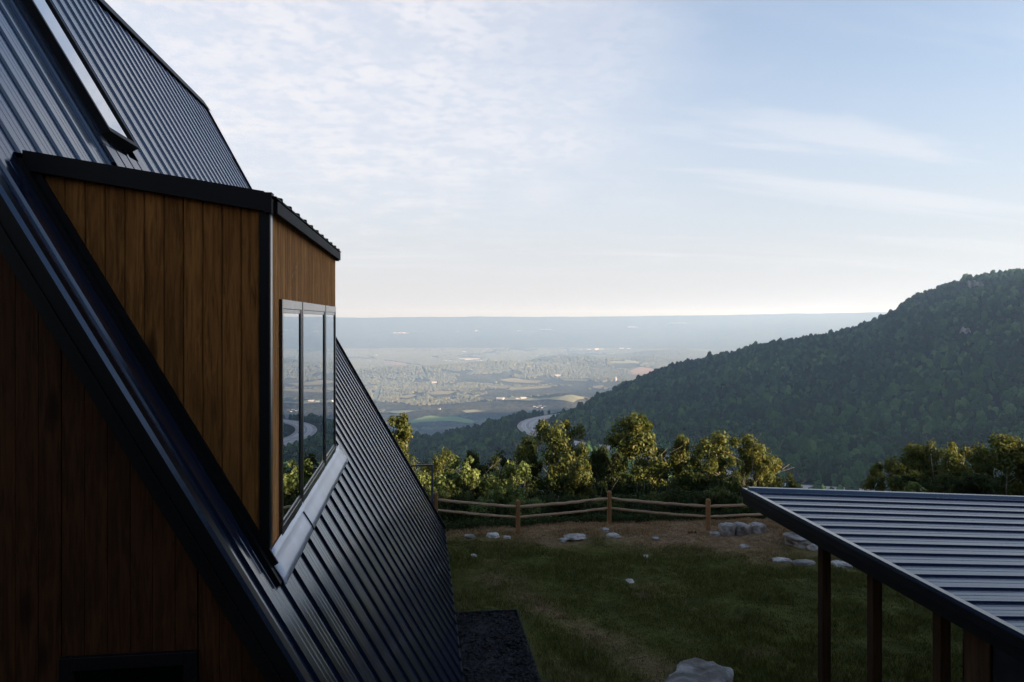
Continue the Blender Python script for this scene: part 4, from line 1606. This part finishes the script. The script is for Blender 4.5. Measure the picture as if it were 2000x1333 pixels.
IND = 'industrial sheds of the far works'
for x, y, lx, ly, h, wm, rm, lb in [
        (888, 477, 300, 120, 26, WALLW, ROOFW, 'long white main hall, biggest and brightest of the far works'),
        (745, 488, 130, 90, 14, WALLP, ROOFW, 'pinkish shed at the left end of the far works'),
        (815, 489, 110, 80, 12, WALLP, ROOFW, 'pinkish shed between left end and main hall of the works'),
        (960, 486, 120, 80, 14, WALLW, ROOFW, 'white shed right against the main hall of the works'),
        (1020, 488, 110, 70, 12, WALLW, ROOFW, 'low white shed toward the right of the far works'),
        (1065, 487, 60, 60, 20, WALLW, ROOFW, 'tall narrow white block at the right end of the works')]:
    building(650 + x / 3.333, 560 + y / 3.333, lx, ly, h, h * 0.12, wm, rm, lb, 'industrial_shed', 'shed', IND)
for x, y, s, lb, g in [
        (660, 628, 46, 'white farmhouse alone above the tan fields at left', None), (1090, 737, 50, 'white barn at the left end of the wide pale field', None),
        (1240, 733, 40, 'white house in the middle of the wide pale field', None), (1205, 735, 30, 'small white shed left of the house in the pale field', None),
        (1618, 416, 60, 'bright white building, left end of the far right row', 'far right row of buildings'), (1668, 414, 70, 'white building second in the far right row', 'far right row of buildings'),
        (1716, 413, 90, 'long white building third in the far right row', 'far right row of buildings'), (1752, 411, 60, 'white building at the right end of the far right row', 'far right row of buildings'),
        (1880, 408, 90, 'long pale building beyond the mountain slope', None), (1925, 410, 70, 'pale building nearest the mountain slope', None),
        (288, 452, 70, 'pale building alone at the left foot of the ridge', None), (855, 428, 60, 'pale building below the ridge above the works', None),
        (1465, 584, 60, 'white roofed barn beside the trees below the hill', None), (693, 798, 16, 'tiny white house in the shaded band at left', None),
        (1312, 782, 17, 'white house, leftmost of the shaded hamlet', 'shaded hamlet houses'), (1332, 787, 15, 'white house second from left in the shaded hamlet', 'shaded hamlet houses'),
        (1350, 780, 18, 'white house at the top of the shaded hamlet', 'shaded hamlet houses'), (1362, 790, 15, 'white house lowest in the shaded hamlet', 'shaded hamlet houses'),
        (1378, 783, 16, 'white house, rightmost of the shaded hamlet', 'shaded hamlet houses')]:
    building(650 + x / 3.333, 560 + y / 3.333, s, s * 0.6, s * 0.22, s * 0.15, WALLW, ROOFW if s > 20 else ROOFG, lb, 'house' if s < 55 else 'warehouse', 'house' if s < 55 else 'warehouse', g, random.uniform(-0.5, 0.5))
p = hit(650 + 1842 / 3.333, 560 + 616 / 3.333, 5000, 9200 * VK)
mb = MB()
mb.tube([(0, 0, -4), (0, 0, 52), (0, 0, 60)], [11, 11, 4.0], 16)
si = mb.build('silo', WALLW)
si.location = p
tag(si, 'tall white silo standing near the mountain edge', 'silo')
built.append((p[0], p[1], 40))

# pale cliff bands on the far ridge and rock on the mountain
CLIFF = m_simple('cliff_rock', (0.42, 0.37, 0.32), (0.28, 0.25, 0.22), 0.02, 0.95, 0.5, 5, 3.0)
CLIFFD = m_simple('grey_cliff_rock', (0.30, 0.285, 0.27), (0.14, 0.135, 0.13), 0.09, 0.95, 0.9, 6, 3.0)


cliff_pts = []


def cliff(u0, u1, v, hpx, lo, hi, m, label, thick, seed):
    n = max(6, int((u1 - u0) / 2.5))
    vs, fs = [], []
    for i in range(n + 1):
        u = u0 + (u1 - u0) * i / n
        p = hit(u, v + (1.5 if lo < 5000 else 0.0) * sin(i * 1.3 + seed), lo, hi)
        d = np.hypot(p[0], p[1])
        cliff_pts.append((p[0], p[1]))
        hn = 0.78 + 0.40 * float(fbm(np.array([[i * 0.45 + seed * 9.0, seed * 3.3]]), 3, seed)[0])
        hm = (0.7 if d > 5000 else 1.0) * hpx / F * d * hn * min(1, 4.0 * min(i, n - i) / n + 0.15)
        dirx = np.array([p[0], p[1]]) / d
        tw = thick * (0.6 + 0.5 * sin(i * 1.7))
        b = p[:2] - dirx * tw
        vs += [(b[0], b[1], p[2] - 3), (b[0] + dirx[0] * tw * .4, b[1] + dirx[1] * tw * .4, p[2] + hm), (p[0] + dirx[0] * tw * 2, p[1] + dirx[1] * tw * 2, p[2] + hm * 0.9)]
    for i in range(n):
        for j in range(2):
            fs.append((i * 3 + j, i * 3 + 3 + j, i * 3 + 4 + j, i * 3 + 1 + j))
    tag(mesh_obj('cliff', vs, fs, m), label, 'cliff', None, 'structure')


for (x0, x1, y, hp, lb, sd) in [(385, 500, 304, 3.2, 'pale cliff band at the left of the far ridge', 1), (920, 955, 292, 4, 'small pale cliff on the ridge above the works', 2),
                                (1340, 1430, 282, 3, 'pale cliff band high on the middle of the ridge', 3), (1195, 1235, 290, 2, 'faint cliff patch left of the middle band', 4),
                                (1915, 1990, 266, 3, 'pale cliff band at right of the far ridge', 5), (2180, 2320, 240, 3, 'pale cliff band beyond the mountain shoulder', 6),
                                (805, 825, 292, 2, 'tiny cliff speck left of the ridge middle', 7)]:
    cliff(650 + x0 / 3.333, 650 + x1 / 3.333, 560 + y / 3.333, hp, 7600 * VK, 11600 * VK, CLIFF, lb, 50, sd)
cliff(1882, 1924, 562, 14, 1200, 2800, CLIFFD, 'grey rock outcrop just under the lit mountain crest', 6, 1)
cliff(1874, 1896, 650, 11, 1000, 2800, CLIFFD, 'small pale rock slide in the woods of the mountain', 4, 2)

# ------------------------------------------------------------------ forests (uncountable: one object each)
def crown_mesh(name, seed, sub=3, tall=1.0, m=None):
    v, f = ico(sub)
    n = fbm(v * 1.9 + seed * 3.1, 3, seed)[:, None] * 0.9 + fbm(v * 5.5 + seed, 3, seed + 5)[:, None] * 0.62
    q = v * (1 + n)
    q[:, 2] = q[:, 2] * tall
    q[:, 2] = np.where(q[:, 2] < -0.35, -0.35 + (q[:, 2] + 0.35) * 0.4, q[:, 2])
    me = bpy.data.meshes.new(name)
    me.from_pydata([tuple(map(float, p)) for p in q], [], [tuple(map(int, t)) for t in f])
    me.materials.append(m or FOREST)
    o = bpy.data.objects.new(name, me)      # source for the forest nodes, not placed in the scene itself
    return o


CROWNS = [crown_mesh('crown_source', s, 3, t) for s, t in ((1, 0.95), (2, 1.15), (3, 0.85), (4, 1.35), (5, 1.0))]
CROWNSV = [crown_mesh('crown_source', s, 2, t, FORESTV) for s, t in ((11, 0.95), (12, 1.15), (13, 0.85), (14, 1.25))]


def forest_nodes(name, sources):
    g = bpy.data.node_groups.new(name, 'GeometryNodeTree')
    g.interface.new_socket('Geometry', in_out='INPUT', socket_type='NodeSocketGeometry')
    g.interface.new_socket('Geometry', in_out='OUTPUT', socket_type='NodeSocketGeometry')
    n, l = g.nodes, g.links
    gi, go = n.new('NodeGroupInput'), n.new('NodeGroupOutput')
    ji = n.new('GeometryNodeJoinGeometry')
    for c in reversed(sources):
        oi = n.new('GeometryNodeObjectInfo')
        oi.inputs['Object'].default_value = c
        oi.inputs['As Instance'].default_value = True
        l.new(oi.outputs['Geometry'], ji.inputs[0])
    ip = n.new('GeometryNodeInstanceOnPoints')
    l.new(gi.outputs[0], ip.inputs['Points'])
    l.new(ji.outputs[0], ip.inputs['Instance'])
    ip.inputs['Pick Instance'].default_value = True
    for nm, sock, typ in (('pick', 'Instance Index', 'INT'), ('rot', 'Rotation', 'FLOAT_VECTOR'), ('size', 'Scale', 'FLOAT_VECTOR')):
        a = n.new('GeometryNodeInputNamedAttribute')
        a.data_type = typ
        a.inputs['Name'].default_value = nm
        l.new(a.outputs[0], ip.inputs[sock])
    l.new(ip.outputs[0], go.inputs[0])
    return g


def forest(name, pts, size, sources, label, cat='forest'):
    n = len(pts)
    o = mesh_obj(name, pts, [], None)
    me = o.data
    a = me.attributes.new('pick', 'INT', 'POINT')
    a.data.foreach_set('value', RNG.integers(0, len(sources), n).astype(np.int32))
    a = me.attributes.new('rot', 'FLOAT_VECTOR', 'POINT')
    a.data.foreach_set('vector', np.c_[RNG.normal(0, .12, n), RNG.normal(0, .12, n), RNG.uniform(0, 6.28, n)].astype(np.float32).ravel())
    a = me.attributes.new('size', 'FLOAT_VECTOR', 'POINT')
    a.data.foreach_set('vector', size.astype(np.float32).ravel())
    md = o.modifiers.new('forest', 'NODES')
    md.node_group = forest_nodes(name + '_nodes', sources)
    return tag(o, label, cat, None, 'stuff')


def scatter(n, az0, az1, d0, d1, power=2.0):
    a = RNG.uniform(az0, az1, n) + TH
    r = (d0 ** power + (d1 ** power - d0 ** power) * RNG.random(n)) ** (1 / power)
    return r * np.sin(a), r * np.cos(a), r


# near slope and mountain
x, y, r = scatter(76000, radians(-40), radians(49), 400, 3500, 1.5)
rd, _ = road_dist(x, y)
ok = (rd > np.where((r > 1200) & (r < 2100) & (x < 500), 44, 30) + RNG.random(len(x)) * 6) & ~in_fields(x, y)
ok &= ~((r > 2150) & (x < 520))
for qx_, qy_ in cliff_pts:
    for kk in (1.0, 1.006, 1.013):
        ok &= np.hypot(x * kk - qx_, y * kk - qy_) > 12
x, y, r = x[ok], y[ok], r[ok]
z = terrain(x, y)
p1 = at(1903, 553, 2250)
sz = np.clip(np.exp(RNG.normal(math.log(3.7), 0.30, len(x))), 1.9, 7.0) * (0.82 + 0.5 * (fbm(np.c_[x, y] / 90.0, 3, 61) + 0.5) * 0.8)
sz *= np.interp(r, [0, 500, 3050, 3500], [0.8, 0.9, 1.15, 1.2])
up = RNG.uniform(1.15, 1.9, len(x))
forest('mountain_forest', np.c_[x, y, z + sz * up * 0.62 + RNG.normal(0, 1.2, len(x))], np.c_[sz, sz, sz * up], CROWNS, 'dark dense forest covering the mountain and the slope below the house')

# valley woods
x, y, r = scatter(185000, radians(-34), radians(17), 5600, 7800 * VK, 1.25)
w = fbm(np.c_[x, y] / 1700.0, 4, 91) + 0.5 * fbm(np.c_[x, y] / 350.0, 3, 92)
ok = (w > -0.10)
for kk in (0.995, 1.0, 1.008, 1.018, 1.03):
    ok &= ~in_fields(x * kk, y * kk)
for kk in (1.04, 1.05, 1.06, 1.075):
    ok &= ~in_fields(x * kk, y * kk, 1)
rd, _ = road_dist(x, y)
ok &= rd > 32
x, y, r = x[ok], y[ok], r[ok]
for bx_, by_, br in built:
    k = np.hypot(x - bx_, y - by_) > br
    k &= ~((np.hypot(x - bx_ * 0.985, y - by_ * 0.985) < br * 0.9) & (RNG.random(len(x)) < 0.7))
    x, y, r = x[k], y[k], r[k]
z = terrain(x, y)
sz = RNG.uniform(4.5, 9.0, len(x)) * np.interp(r, [2230 * VK, 4000 * VK, 7800 * VK], [1.25, 1.8, 3.4])
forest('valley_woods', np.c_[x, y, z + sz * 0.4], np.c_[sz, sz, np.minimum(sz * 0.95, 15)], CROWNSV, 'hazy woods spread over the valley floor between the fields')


# ------------------------------------------------------------------ single trees beyond the fence
def leaf_cloud(centres, radii, per, lsize, seed, flat=0.85):
    rg = np.random.default_rng(seed)
    C = np.repeat(np.asarray(centres), per, axis=0)
    R = np.repeat(np.asarray(radii), per)
    n = len(C)
    dv = rg.normal(size=(n, 3))
    dv /= np.linalg.norm(dv, axis=1)[:, None]
    rr = R * rg.random(n) ** 0.45
    P = C + dv * rr[:, None] * np.array([1, 1, flat])
    # leaf orientation: roughly facing outwards and up
    nrm = dv * 0.8 + np.array([0, 0, 0.55]) + rg.normal(0, 0.55, (n, 3))
    nrm /= np.linalg.norm(nrm, axis=1)[:, None]
    t = np.cross(nrm, rg.normal(size=(n, 3)))
    t /= np.linalg.norm(t, axis=1)[:, None]
    b = np.cross(nrm, t)
    L = lsize * rg.uniform(0.7, 1.35, n)
    W_ = L * rg.uniform(0.26, 0.38, n)
    droop = nrm * (L * 0.12)[:, None]
    V = np.stack([P - t * (L / 2)[:, None] - droop, P + b * W_[:, None], P + t * (L / 2)[:, None] - droop, P - b * W_[:, None]], 1).reshape(-1, 3)
    return V, np.arange(len(V)).reshape(-1, 4)


def tree_source(seed, height, crown_w, crown_lo, shape, per, lsize, nclump, bark, leaf, stems=1, cl_r=0.36):
    """returns (trunk mesh, crown mesh) about the origin; shape gives the crown's half-width along its height"""
    rg = random.Random(seed)
    mb = MB()
    tips = []
    for s in range(stems):
        lean = Vector((rg.uniform(-.12, .12) + (s - (stems - 1) / 2) * 0.14, rg.uniform(-.1, .1), 1))
        pts, rad = [], []
        n = 8
        p = Vector(((s - (stems - 1) / 2) * 0.12, 0, -0.5))
        for k in range(n + 1):
            t = k / n
            pts.append(tuple(p))
            rad.append((0.013 + 0.045 * height / 5 * (1 - t) ** 1.1) / (1 + 0.25 * (stems - 1)))
            p = p + lean * ((height * 0.95 + 0.5) / n) + Vector((rg.uniform(-.05, .05), rg.uniform(-.05, .05), 0)) * height / 5
        mb.tube(pts, rad, 7)
        nl = 11 // stems + 3
        for q in range(nl):
            t = crown_lo * 0.75 + (1 - crown_lo * 0.75) * (q + rg.random()) / nl
            i = min(n - 1, int(t * n))
            base = Vector(pts[i]).lerp(Vector(pts[i + 1]), t * n - i)
            a = rg.uniform(0, 2 * pi)
            wd = float(np.interp(t, [s_[0] for s_ in shape], [s_[1] for s_ in shape])) * crown_w
            L = wd * rg.uniform(0.75, 1.15)
            tip = base + Vector((cos(a) * L, sin(a) * L, L * rg.uniform(0.25, 0.95)))
            mid = base.lerp(tip, 0.5) + Vector((0, 0, -0.07 * L)) + Vector((rg.uniform(-.1, .1), rg.uniform(-.1, .1), 0)) * L
            r0 = rad[i] * 0.6
            mb.tube([tuple(base), tuple(mid), tuple(tip)], [r0, r0 * 0.6, r0 * 0.2], 5)
            tips += [base.lerp(tip, 0.6), mid.lerp(tip, 0.55), tip]
            for w_ in range(2):
                t2 = mid.lerp(tip, rg.random()) + Vector((rg.uniform(-1, 1), rg.uniform(-1, 1), rg.uniform(-.2, .9))) * L * 0.42
                mb.tube([tuple(mid.lerp(tip, 0.3)), tuple(t2)], [r0 * 0.4, r0 * 0.15], 4)
                tips.append(t2)
        tips.append(Vector(pts[-1]))
    cs, rs = [], []
    while len(cs) < nclump:
        b = rg.choice(tips)
        k = 0.28 * crown_w
        c = b + Vector((rg.uniform(-k, k), rg.uniform(-k, k), rg.uniform(-k, k)))
        t = c.z / height
        if t < crown_lo * 0.8:
            continue
        lim = float(np.interp(min(t, 1.0), [s_[0] for s_ in shape], [s_[1] for s_ in shape])) * crown_w * 1.12
        if math.hypot(c.x, c.y) > lim + 0.12 or t > 1.03:
            continue
        cs.append(tuple(c))
        rs.append(cl_r * rg.uniform(0.55, 1.25))
    V, Fc = leaf_cloud(cs, rs, per, lsize, seed)
    tm = bpy.data.meshes.new('trunk')
    tm.from_pydata(mb.v, [], mb.f)
    tm.polygons.foreach_set('use_smooth', np.ones(len(tm.polygons), bool))
    tm.materials.append(bark)
    cmn = mesh_obj('crown', V, Fc, leaf)
    cm = cmn.data
    bpy.data.objects.remove(cmn)
    return tm, cm


OVAL = [(0, .5), (.25, .75), (.5, 1.0), (.75, .9), (.9, .6), (1, .25)]
SPREAD = [(0, .4), (.35, .7), (.6, 1.0), (.8, 1.0), (.93, .75), (1, .4)]
NARROW = [(0, .7), (.3, 1.0), (.5, .85), (.65, .55), (.8, .85), (.92, .8), (1, .35)]
BUSH = [(0, .8), (.3, 1.0), (.6, 1.0), (.85, .75), (1, .35)]
SRC = {
    'oak_a': tree_source(11, 5.0, 1.45, .22, OVAL, 170, 0.115, 105, PALEBARK, LEAF_GOLD),
    'oak_b': tree_source(12, 5.0, 1.7, .22, SPREAD, 170, 0.115, 112, PALEBARK, LEAF_GOLD, 2),
    'oak_c': tree_source(13, 5.0, 1.5, .18, SPREAD, 165, 0.115, 98, PALEBARK, LEAF_GOLD, 3),
    'slim': tree_source(14, 5.0, 1.0, .12, NARROW, 150, 0.11, 72, PALEBARK, LEAF_GOLD),
    'dark_a': tree_source(15, 5.0, 1.6, .15, OVAL, 165, 0.115, 110, BARK, LEAF_DARK),
    'dark_b': tree_source(16, 5.0, 1.8, .15, SPREAD, 170, 0.115, 112, BARK, LEAF_DARK, 2),
    'pale_a': tree_source(17, 3.5, 1.05, .15, OVAL, 80, 0.125, 130, PALEBARK, LEAF_PALE, 2, 0.25),
    'pale_b': tree_source(18, 3.5, 1.0, .10, SPREAD, 75, 0.125, 120, PALEBARK, LEAF_PALE, 3, 0.25),
    'bush': tree_source(19, 1.6, 0.95, .05, BUSH, 80, 0.085, 85, BARK, LEAF_DARK, 4, 0.22),
    'bush_b': tree_source(20, 1.6, 1.0, .05, BUSH, 75, 0.085, 80, BARK, LEAF_GOLD, 4, 0.22),
    'bush_p': tree_source(22, 1.6, 0.9, .05, BUSH, 70, 0.080, 75, BARK, LEAF_PALE, 4, 0.22),
    'rust': tree_source(21, 1.0, 0.75, .05, BUSH, 80, 0.06, 60, BARK, LEAF_RUST, 5, 0.16),
}
NOMH = {'oak_a': 5, 'oak_b': 5, 'oak_c': 5, 'slim': 5, 'dark_a': 5, 'dark_b': 5, 'pale_a': 3.5, 'pale_b': 3.5, 'bush': 1.6, 'bush_b': 1.6, 'bush_p': 1.6, 'rust': 1.0}
NOMW = {'oak_a': 1.45, 'oak_b': 1.7, 'oak_c': 1.5, 'slim': 1.0, 'dark_a': 1.6, 'dark_b': 1.8, 'pale_a': 1.05, 'pale_b': 1.0, 'bush': .95, 'bush_b': 1.0, 'bush_p': .9, 'rust': .75}


def tree(kind, u, vtop, halfpx, d, label, name='tree', group='trees beyond the fence', rot=None, zb=None):
    p = ray(u, vtop) * d
    base = float(terrain(np.array([p[0]]), np.array([p[1]]))[0]) if zb is None else zb
    h = max(0.4, p[2] - base)
    e = empty(name, (0, 0, 0), label, 'shrub' if kind.startswith('bush') or kind == 'rust' else 'tree', group)
    tm, cm = SRC[kind]
    for nm, me in (('trunk', tm), ('crown', cm)):
        o = bpy.data.objects.new(nm, me)
        COL.objects.link(o)
        o.parent = e
    sw = (halfpx / F * d) / (NOMW[kind] * 0.86)
    sh = h / (NOMH[kind] * 1.03)
    e.scale = (sw, sw, sh)
    e.location = (p[0], p[1], base)
    e.rotation_euler.z = random.uniform(0, 6.28) if rot is None else rot
    return e


T = tree
T('slim', 783, 812, 34, 25, 'tall slim golden tree rising beside the roof edge')
T('oak_c', 862, 888, 34, 27, 'low golden green tree behind the deck railing')
T('dark_a', 925, 878, 30, 30, 'dark tree top between the golden low tree and the pale young one')
T('dark_b', 985, 895, 48, 27, 'dark green tree left of the tall dark oak')
T('dark_a', 1035, 850, 34, 29, 'dark tree right in front of the highway bend')
T('oak_b', 1085, 826, 62, 27.5, 'big oak with golden top right of the highway bend')
T('oak_a', 1135, 905, 34, 24.0, 'golden leaved young oak in front of the big dark one')
T('dark_a', 1160, 868, 40, 29, 'dark tree filling the gap left of the brightest golden tree')
T('dark_b', 1120, 885, 46, 30, 'dark green tree behind the golden young oak')
T('dark_b', 1385, 880, 50, 29, 'dark green tree behind the wide golden tree, at its left')
T('dark_a', 955, 905, 44, 28, 'dark green tree behind the two pale young trees')
T('dark_b', 1465, 905, 44, 28.5, 'dark green tree behind the pale golden bough')
T('dark_a', 1196, 872, 38, 30, 'dark tree just left of the brightest golden tree, behind it')
T('oak_a', 1240, 822, 64, 26.5, 'brightest golden tree, rounded crown above the middle fence post')
T('dark_b', 1300, 895, 50, 28, 'dark tree behind the gap between the two golden trees')
T('slim', 1337, 852, 28, 26, 'slender golden tree with a loose top next to the spreading one')
T('oak_b', 1425, 850, 72, 26, 'wide golden tree with pale limbs reaching right over the shed corner')
T('oak_c', 1475, 876, 34, 25.5, 'pale golden bough tree at the right end of the wide golden tree')
T('dark_b', 1525, 932, 38, 27, 'low dark tree showing just over the shed roof corner')
T('oak_c', 1740, 905, 40, 28, 'leftmost tree of the clump over the shed roof')
T('oak_a', 1790, 880, 44, 29, 'second tree of the clump over the shed roof')
T('oak_b', 1845, 868, 52, 28, 'golden tipped tree in the middle of the clump over the shed roof')
T('oak_c', 1900, 880, 46, 30, 'dark tree with golden tips right of the middle of the clump')
T('oak_a', 1970, 862, 60, 28, 'tallest tree of the clump, at the right edge of the view')
T('oak_b', 2060, 860, 70, 28, 'tree of the clump cut off by the right edge')
T('dark_b', 1815, 925, 60, 25, 'dark leafy tree low in front of the clump over the shed roof')
T('dark_a', 1915, 920, 55, 25, 'dark green tree low at the right of the clump')
T('pale_b', 1785, 945, 22, 23, 'small pale shrub like tree peeping over the shed roof')
T('pale_a', 905, 893, 46, 22.5, 'pale green young tree with large bright leaves, left of the first tall post')
T('pale_b', 1002, 908, 40, 22.5, 'pale green young tree right above the first tall fence post')
T('pale_b', 826, 928, 26, 21.5, 'pale green sapling beside the railing post')
T('pale_a', 958, 962, 26, 21.0, 'small pale green sapling between the two pale young trees')
BG = 'bushes along the fence'
for k, (kind, u, vt, hp, d, lb) in enumerate([
        ('bush', 880, 962, 40, 20.6, 'dark bush behind the rails right of the railing post'),
        ('bush_p', 930, 985, 34, 20.4, 'pale flecked bush under the left pale young tree'),
        ('bush', 975, 980, 40, 20.8, 'dark bush just left of the first tall fence post'),
        ('bush_p', 1032, 975, 34, 20.3, 'green bush spilling over at the first tall fence post'),
        ('bush', 1075, 965, 46, 21, 'dark bush right of the first tall fence post'),
        ('bush', 1130, 970, 44, 21, 'dark bush below the golden young oak'),
        ('bush_b', 1170, 968, 40, 21.4, 'olive bush left of the middle fence post'),
        ('bush', 1225, 970, 46, 21.4, 'dark bush right of the middle fence post'),
        ('bush_b', 1275, 965, 44, 21.6, 'olive bush below the brightest golden tree'),
        ('bush', 1325, 960, 46, 21.4, 'dark bush under the slender golden tree'),
        ('bush', 1375, 958, 46, 21.0, 'dark bush behind the post with boulders'),
        ('bush_b', 1425, 955, 46, 21.2, 'olive bush behind the three boulders'),
        ('bush', 1480, 958, 48, 21.0, 'dark bush at the left tip of the shed roof'),
        ('bush', 1540, 965, 48, 20.6, 'dark bush under the corner of the shed roof'),
        ('bush', 1150, 930, 60, 24, 'tall dark bush deep between oak and golden tree'),
        ('bush', 1060, 925, 60, 24, 'tall dark bush deep behind the first tall post'),
        ('bush', 1330, 920, 60, 24, 'tall dark bush deep behind the slender tree'),
        ('bush', 1230, 925, 60, 24, 'tall dark bush under the brightest golden crown'),
        ('bush', 1430, 925, 60, 24, 'tall dark bush under the wide golden tree'),
        ('bush', 950, 930, 60, 24, 'tall dark bush between the two pale young trees'),
        ('bush', 845, 935, 50, 24, 'tall dark bush seen through the deck railing'),
        ('rust', 1560, 1020, 30, 18.6, 'rust brown bush at the edge of the shed roof'),
        ('rust', 1605, 1040, 26, 18.2, 'rust brown bush behind the big grey outcrop'),
        ('rust', 1352, 1038, 12, 18.2, 'little rusty seedling left of the post with boulders')]):
    T(kind, u, vt, hp, d, lb, 'bush', BG)
# weeds at the lawn's far edge
n = 900
wx = RNG.uniform(0.5, 10.5, n)
wy = 19.25 + 0.9 * RNG.random(n)
V_, F_ = leaf_cloud(np.c_[wx, wy, lawn_z(wx, wy) + 0.10], np.full(n, 0.16), 14, 0.055, 5, 0.9)
tag(mesh_obj('weeds', V_, F_, LEAF_DARK), 'low tangled weeds along the foot of the fence', 'weeds', None, 'stuff')

# woodland right of and behind the yard, out of frame: added and shaped to keep the yard in shade
wpts, wsz = [], []
rg = np.random.default_rng(5)
sv = np.array([sdir[0], sdir[1]]) / np.hypot(sdir[0], sdir[1])
qv = np.array([-sv[1], sv[0]])
if qv[1] < 0:
    qv = -qv
for k in range(1350):
    p_ = rg.uniform(24, 46)
    q_ = rg.uniform(-34, 36.0)
    b = sv * p_ + qv * q_
    g0 = float(terrain(np.array([b[0]]), np.array([b[1]]))[0])
    top = np.interp(q_, [-34, 14.5, 18.0, 22.0, 26.0, 34.0], [13.5, 13.5, 1.9, 0.9, -1.0, -2.0]) + (p_ - 32) * 0.19
    zz = g0 + 1.0 + (top - g0) * rg.random() ** 0.8
    wpts.append((b[0], b[1], zz))
    wsz.append(rg.uniform(1.5, 2.6) if q_ < 16.0 else rg.uniform(1.1, 1.5))
for k in range(700):                       # unseen clumps behind the camera, height set by the skylight they block
    b = (rg.uniform(-40, 22), rg.uniform(-42, -16))
    g0 = float(terrain(np.array([b[0]]), np.array([b[1]]))[0])
    wpts.append((b[0], b[1], g0 + 1 + 9 * rg.random()))
    wsz.append(rg.uniform(1.5, 2.8))
wsz = np.array(wsz)
V_, F_ = leaf_cloud(np.array([(0, 0, 0)] * 1), [1.0], 420, 0.34, 8, 0.9)
cl = mesh_obj('leaf_mass', V_, F_, LEAF_DARK)
COL.objects.unlink(cl)
V_, F_ = leaf_cloud(np.array([(0, 0, 0)] * 1), [1.0], 900, 0.22, 9, 0.9)
cl2 = mesh_obj('leaf_mass', V_, F_, LEAF_DARK)
COL.objects.unlink(cl2)
x, y, r = scatter(6500, radians(-60), radians(70), 33, 460, 1.3)
z = terrain(x, y)
k = (y > 21) & ((r > 45) | (y > 30))
x, y, z, r = x[k], y[k], z[k], r[k]
sz = RNG.uniform(1.2, 2.2, len(x)) * np.interp(r, [30, 100, 460], [0.8, 1.3, 2.6])
forest('slope_thicket', np.c_[x, y, z + sz * 0.6], np.c_[sz, sz, sz], [cl2], 'dark thicket running down the slope beyond the fence')
wo_ = forest('woodland', np.array(wpts), np.c_[wsz, wsz, wsz], [cl], 'unseen woodland shaped to keep the yard in shade', 'woodland')

# ------------------------------------------------------------------ haze
HZ = MB()
HZ.box((-38500, -38500, -1100), (38500, 38500, 420))
hm = bpy.data.materials.new('haze')
hm.use_nodes = True
hm.node_tree.nodes.clear()
ht = NT(hm.node_tree)
ho = ht.new('ShaderNodeOutputMaterial')
pv = ht.new('ShaderNodeVolumePrincipled')
pv.inputs['Color'].default_value = (0.44, 0.67, 1.0, 1)
pv.inputs['Density'].default_value = HAZE_DENSITY
pv.inputs['Absorption Color'].default_value = (1, 1, 1, 1)
pv.inputs['Anisotropy'].default_value = 0.4
ht.l.new(pv.outputs[0], ho.inputs['Volume'])
haze = HZ.build('haze', hm)
tag(haze, 'thin blue haze lying over the valley', 'haze', None, 'stuff')
